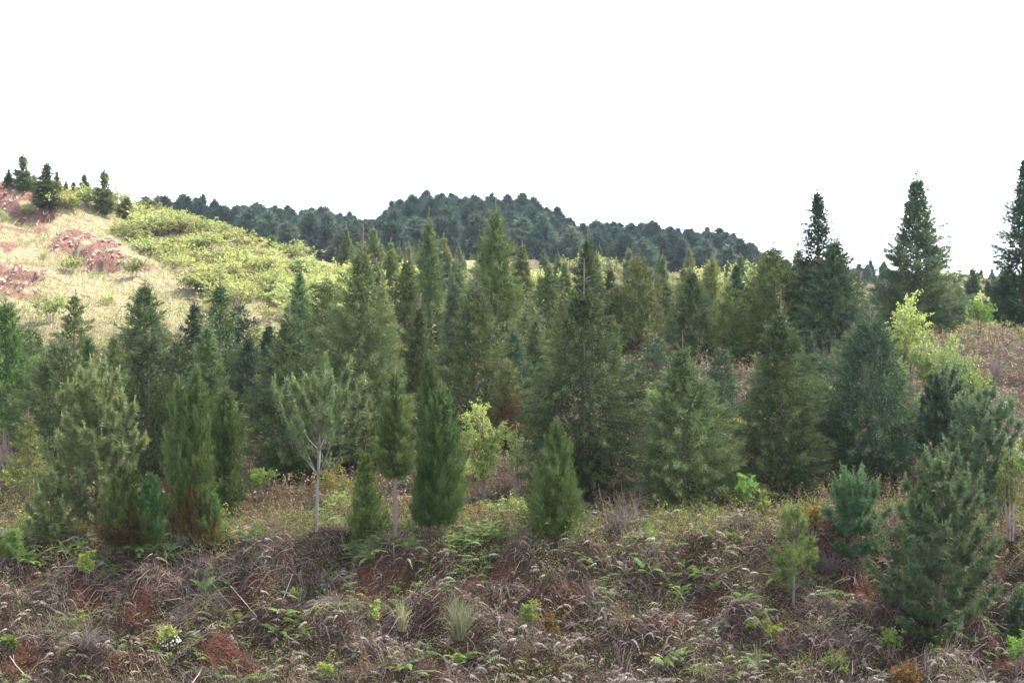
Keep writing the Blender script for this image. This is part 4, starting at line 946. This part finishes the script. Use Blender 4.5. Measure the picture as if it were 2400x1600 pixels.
# 2 dead fern litter
def frond_cloud(n, x, y, r, mat, name, label, L, droop, up=.2, cat='fern'):
    z = height(x, y); tpl = Acc(); q = np.linspace(0, 1, 6)
    a = Acc(); an = r.uniform(0, 6.283, n); Ls = L * r.uniform(.5, 1.2, n); pit = r.uniform(-.1, .7, n)
    T = np.stack([np.cos(an), np.sin(an), np.zeros(n)], -1); Sd = np.stack([-np.sin(an), np.cos(an), np.zeros(n)], -1); U = np.array([0, 0, 1.])
    base = np.stack([x, y, z + up * r.uniform(.2, 1.3, n)], -1)
    tint0 = r.uniform(0, .8, n)
    for s in np.linspace(.1, 1, 9):
        c = base + T * (Ls * s)[:, None] + U * (Ls * (pit * s - droop * s ** 2))[:, None]
        le = Ls * .30 * math.sin(math.pi * min(s * .82 + .16, 1)) ** .8 * (1.15 - s * .8) + .02
        for sg in (-1, 1):
            d = nrm(Sd * sg + T * .5 + U * (-.35 - droop * .5) + rvec(n, r) * .25)
            a.tris(np.stack([c - T * .014, c + T * .014, c + d * le[:, None]], 1), np.clip(tint0 + r.uniform(0, .3, n), 0, 1))
    return tag(a.build(name, M[mat]), label, cat, kind='stuff')
x, y, r = scatter(4600, 25.2, 33.5, seed=22); k = (n2(x * .8 + 31, y * .9) + .35 * (x > 0) > r.uniform(-.5, 1.0, len(x))) & pit_clear(x, y, r); x, y = x[k], y[k]
frond_cloud(len(x), x, y, r, 'deadfern', 'dead_fern_litter', 'grey lilac litter of dead fern fronds over the bank', .23, .7, .26)
x, y, r = scatter(9000, 25.4, 34.5, seed=23); k = (n2(x * .6 + 51, y * .7) + .7 * np.exp(-((y - 30.7) / .9) ** 2) * (x < 1.5) > r.uniform(.1, 1.5, len(x))) & pit_clear(x, y, r); x, y = x[k], y[k]
frond_cloud(len(x), x, y, r, 'fern', 'low_ferns', 'scattered small green fern fronds over the bank', .30, .45, .28)

# 3 small green leaves of weeds
def leaf_cloud(name, label, n, y0, y1, seed, mat, L, thr, hmax, half=.4, fx=0.0, brown=.08):
    x, y, r = scatter(n, y0, y1, seed=seed, half=half); k = (n2(x * .9 + 70 + fx, y * .9) + .5 * n3(x + fx, y) > r.uniform(thr, thr + 1.2, len(x))) & pit_clear(x, y, r); x, y = x[k], y[k]; n = len(x)
    z = height(x, y) + r.uniform(.03, hmax, n) * (1 + .4 * n3(x, y)); d = nrm(rvec(n, r) + [0, 0, .3]); a = Acc()
    a.kites(np.stack([x, y, z], -1), d, nrm(np.cross(d, rvec(n, r))), L * r.uniform(.5, 1.3, n) * y / 30, L * .5 * y / 30, r.uniform(0, 1, n), np.where(r.uniform(0, 1, n) < brown, .8, 0))
    tag(a.build(name, M[mat]), label, 'weeds', kind='stuff')
leaf_cloud('weed_leaves', 'small green leaves of weeds speckled over the bank', 80000, 25.3, 34, 24, 'leafy', .042, -.75, .40)
leaf_cloud('creeper_leaves', 'olive leaves of low creepers over the bank', 30000, 25.3, 36, 25, 'rusty', .045, -.2, .34, fx=33., brown=.25)

leaf_cloud('brow_herbs', 'muted green herbs along the brow of the bank', 42000, 29.4, 32.6, 31, 'leafy', .042, -.7, .42, fx=90., brown=.25)
# 4 upright weed stalks with seed heads along the brow and in the clearings
def stalks(name, label, n, y0, y1, seed, thr, hgt, half=.4):
    x, y, r = scatter(n, y0, y1, seed=seed, half=half); k = n2(x * .7 + seed, y * .6) > r.uniform(thr, thr + 1, len(x)); x, y = x[k], y[k]; n = len(x); z = height(x, y)
    h = hgt * r.uniform(.5, 1.25, n); ln = np.stack([r.normal(0, .38, n), r.normal(0, .38, n), np.ones(n)], -1) * h[:, None]
    q = np.linspace(0, 1, 3)[None, :, None]; b = np.stack([x, y, z - .02], -1); a = Acc()
    t = r.uniform(0, 1, n)
    a.ribbons(b[:, None] + ln[:, None] * q, .010 * y / 30, t)
    for j in range(7):
        s = r.uniform(.5, 1.05, n); c = b + ln * s[:, None] + rvec(n, r) * .03; d = rvec(n, r)
        a.kites(c, d, nrm(np.cross(d, rvec(n, r))), .05 * y / 30, .03 * y / 30, np.clip(t + r.normal(0, .3, n), 0, 1), np.where(r.uniform(0, 1, n) < .3, .8, 0))
    tag(a.build(name, M['seed']), label, 'weeds', kind='stuff')
stalks('weed_stalks', 'upright dry weed stalks with seed heads along the brow', 6200, 29.6, 36, 41, -.5, .5)
stalks('clearing_weeds', 'dry brown weeds in the clearings between the conifers', 6500, 34, 62, 42, -.8, .42, .42)

# 5 brown undergrowth behind the first row
x, y, r = scatter(40000, 32, 72, seed=26, half=.45); k = n2(x * .6, y * .5) > r.uniform(-1.6, .6, len(x)); x, y = x[k], y[k]
k = ~((y > 60) & (x < -3)); x, y = x[k], y[k]; n = len(x); z = height(x, y); sc = y / 32
an = r.uniform(0, 6.283, n); ln = r.uniform(.25, .7, n); dv = nrm(np.stack([np.cos(an), np.sin(an), r.uniform(.2, 1.6, n)], -1)); q = np.linspace(0, 1, 3)[None, :, None]
P = np.stack([x, y, z], -1)[:, None] + dv[:, None] * ln[:, None, None] * q + np.array([0, 0, -1.]) * (ln[:, None, None] * .5 * q ** 2)
a = Acc(); a.ribbons(P, r.uniform(.008, .016, n) * sc, np.clip(.4 + .3 * n2(x * .4 + 7, y * .4) + r.normal(0, .25, n), 0, 1), np.clip(r.normal(.05, .3, n), 0, 1))
tag(a.build('undergrowth', M['dead']), 'brown dead undergrowth between the conifers', 'brush', kind='stuff')
leaf_cloud('undergrowth_leaves', 'green and yellow leaves in the undergrowth between conifers', 50000, 33, 75, 27, 'leafy', .06, -.6, .5, half=.45, fx=12., brown=.2)

# 6 straw grass and stones on the left hill
r = np.random.default_rng(28); n = 42000; y = r.uniform(58, 116, n); x = r.uniform(-.46, -.06, n) * y
_, so_ = scar_fields(x, y); k = (n2(x * .5, y * .35) + .5 * n3(x * .5, y * .5) > r.uniform(-1.5, .8, n)) & (so_ < r.uniform(.1, .95, n)); x, y = x[k], y[k]; n = len(x); z = height(x, y)
h = r.uniform(.2, .62, n) * np.clip(1 + .5 * n2(x * .4, y * .4), .5, 1.5); q = np.linspace(0, 1, 3)[None, :, None]
le = np.stack([r.normal(.15, .3, n), r.normal(0, .3, n), np.ones(n)], -1) * h[:, None]
P = np.stack([x, y, z - .03], -1)[:, None] + le[:, None] * q + np.array([.12, 0, -.25]) * (h[:, None, None] * q ** 2.2)
a = Acc(); a.ribbons(P, r.uniform(.025, .055, n), np.clip(.5 + .35 * n2(x * .3 + 4, y * .3) + r.normal(0, .2, n), 0, 1)); tag(a.build('hill_grass', M['straw']), 'pale straw grass on the sunlit left hillside', 'grass', kind='stuff')
r = np.random.default_rng(29); n = 16000; y = r.uniform(70, 165, n); x = r.uniform(-.12, .44, n) * y; z = height(x, y); h = r.uniform(.2, .6, n)
le = np.stack([r.normal(0, .3, n), r.normal(0, .3, n), np.ones(n)], -1) * h[:, None]
a = Acc(); P = np.stack([x, y, z - .03], -1)[:, None] + le[:, None] * q; a.ribbons(P, r.uniform(.03, .07, n), r.uniform(0, .9, n)); tag(a.build('hollow_grass', M['tuft']), 'pale grass in the hollow before the far wood', 'grass', kind='stuff')
r = np.random.default_rng(30); n = 5000; y = r.uniform(72, 108, n); x = r.uniform(-.46, -.14, n) * y; k = (scar_fields(x, y)[1] > r.uniform(.05, .6, n)) | (r.uniform(0, 1, n) < .04); x, y = x[k], y[k]; a = Acc()
import itertools
oct_v = np.array([(1, 0, 0), (-1, 0, 0), (0, 1, 0), (0, -1, 0), (0, 0, 1), (0, 0, -1.)]); oct_f = [(0, 2, 4), (2, 1, 4), (1, 3, 4), (3, 0, 4), (2, 0, 5), (1, 2, 5), (3, 1, 5), (0, 3, 5)]
for i in range(len(x)):
    a.mesh(oct_v * r.uniform(.05, .2, (1, 3)) * r.uniform(.7, 1.2, (6, 1)) + [x[i], y[i], float(height(x[i], y[i])) + .03], oct_f, r.uniform(0, 1))
tag(a.build('stones', leaf_mat('hill_stones', (.12, .06, .05), (.34, .22, .19), trans=0, rough=.9)), 'small reddish stones strewn over the scarps', 'stones', kind='stuff')

# ------------------------------------------------------------------ air
v = [(-1700, -70, -12), (1700, -70, -12), (1700, 720, -12), (-1700, 720, -12)]
me = bpy.data.meshes.new('haze'); TOP = 62
me.from_pydata(v + [(a_, b_, TOP) for a_, b_, _ in v], [], [(0, 3, 2, 1), (4, 5, 6, 7), (0, 1, 5, 4), (1, 2, 6, 5), (2, 3, 7, 6), (3, 0, 4, 7)])
m, t, N, Lk = new_mat('thin_haze'); pv = N('ShaderNodeVolumePrincipled'); pv.inputs['Color'].default_value = (.66, .83, 1, 1); pv.inputs['Density'].default_value = .00015; pv.inputs['Anisotropy'].default_value = .2
o = N('ShaderNodeOutputMaterial'); Lk(pv.outputs[0], o.inputs['Volume']); me.materials.append(m)
tag(link('haze', me), kind='stuff')
print('far trees', cnt, 'tris', sum(len(q.polygons) for q in bpy.data.meshes), 'objects', len(bpy.data.objects))
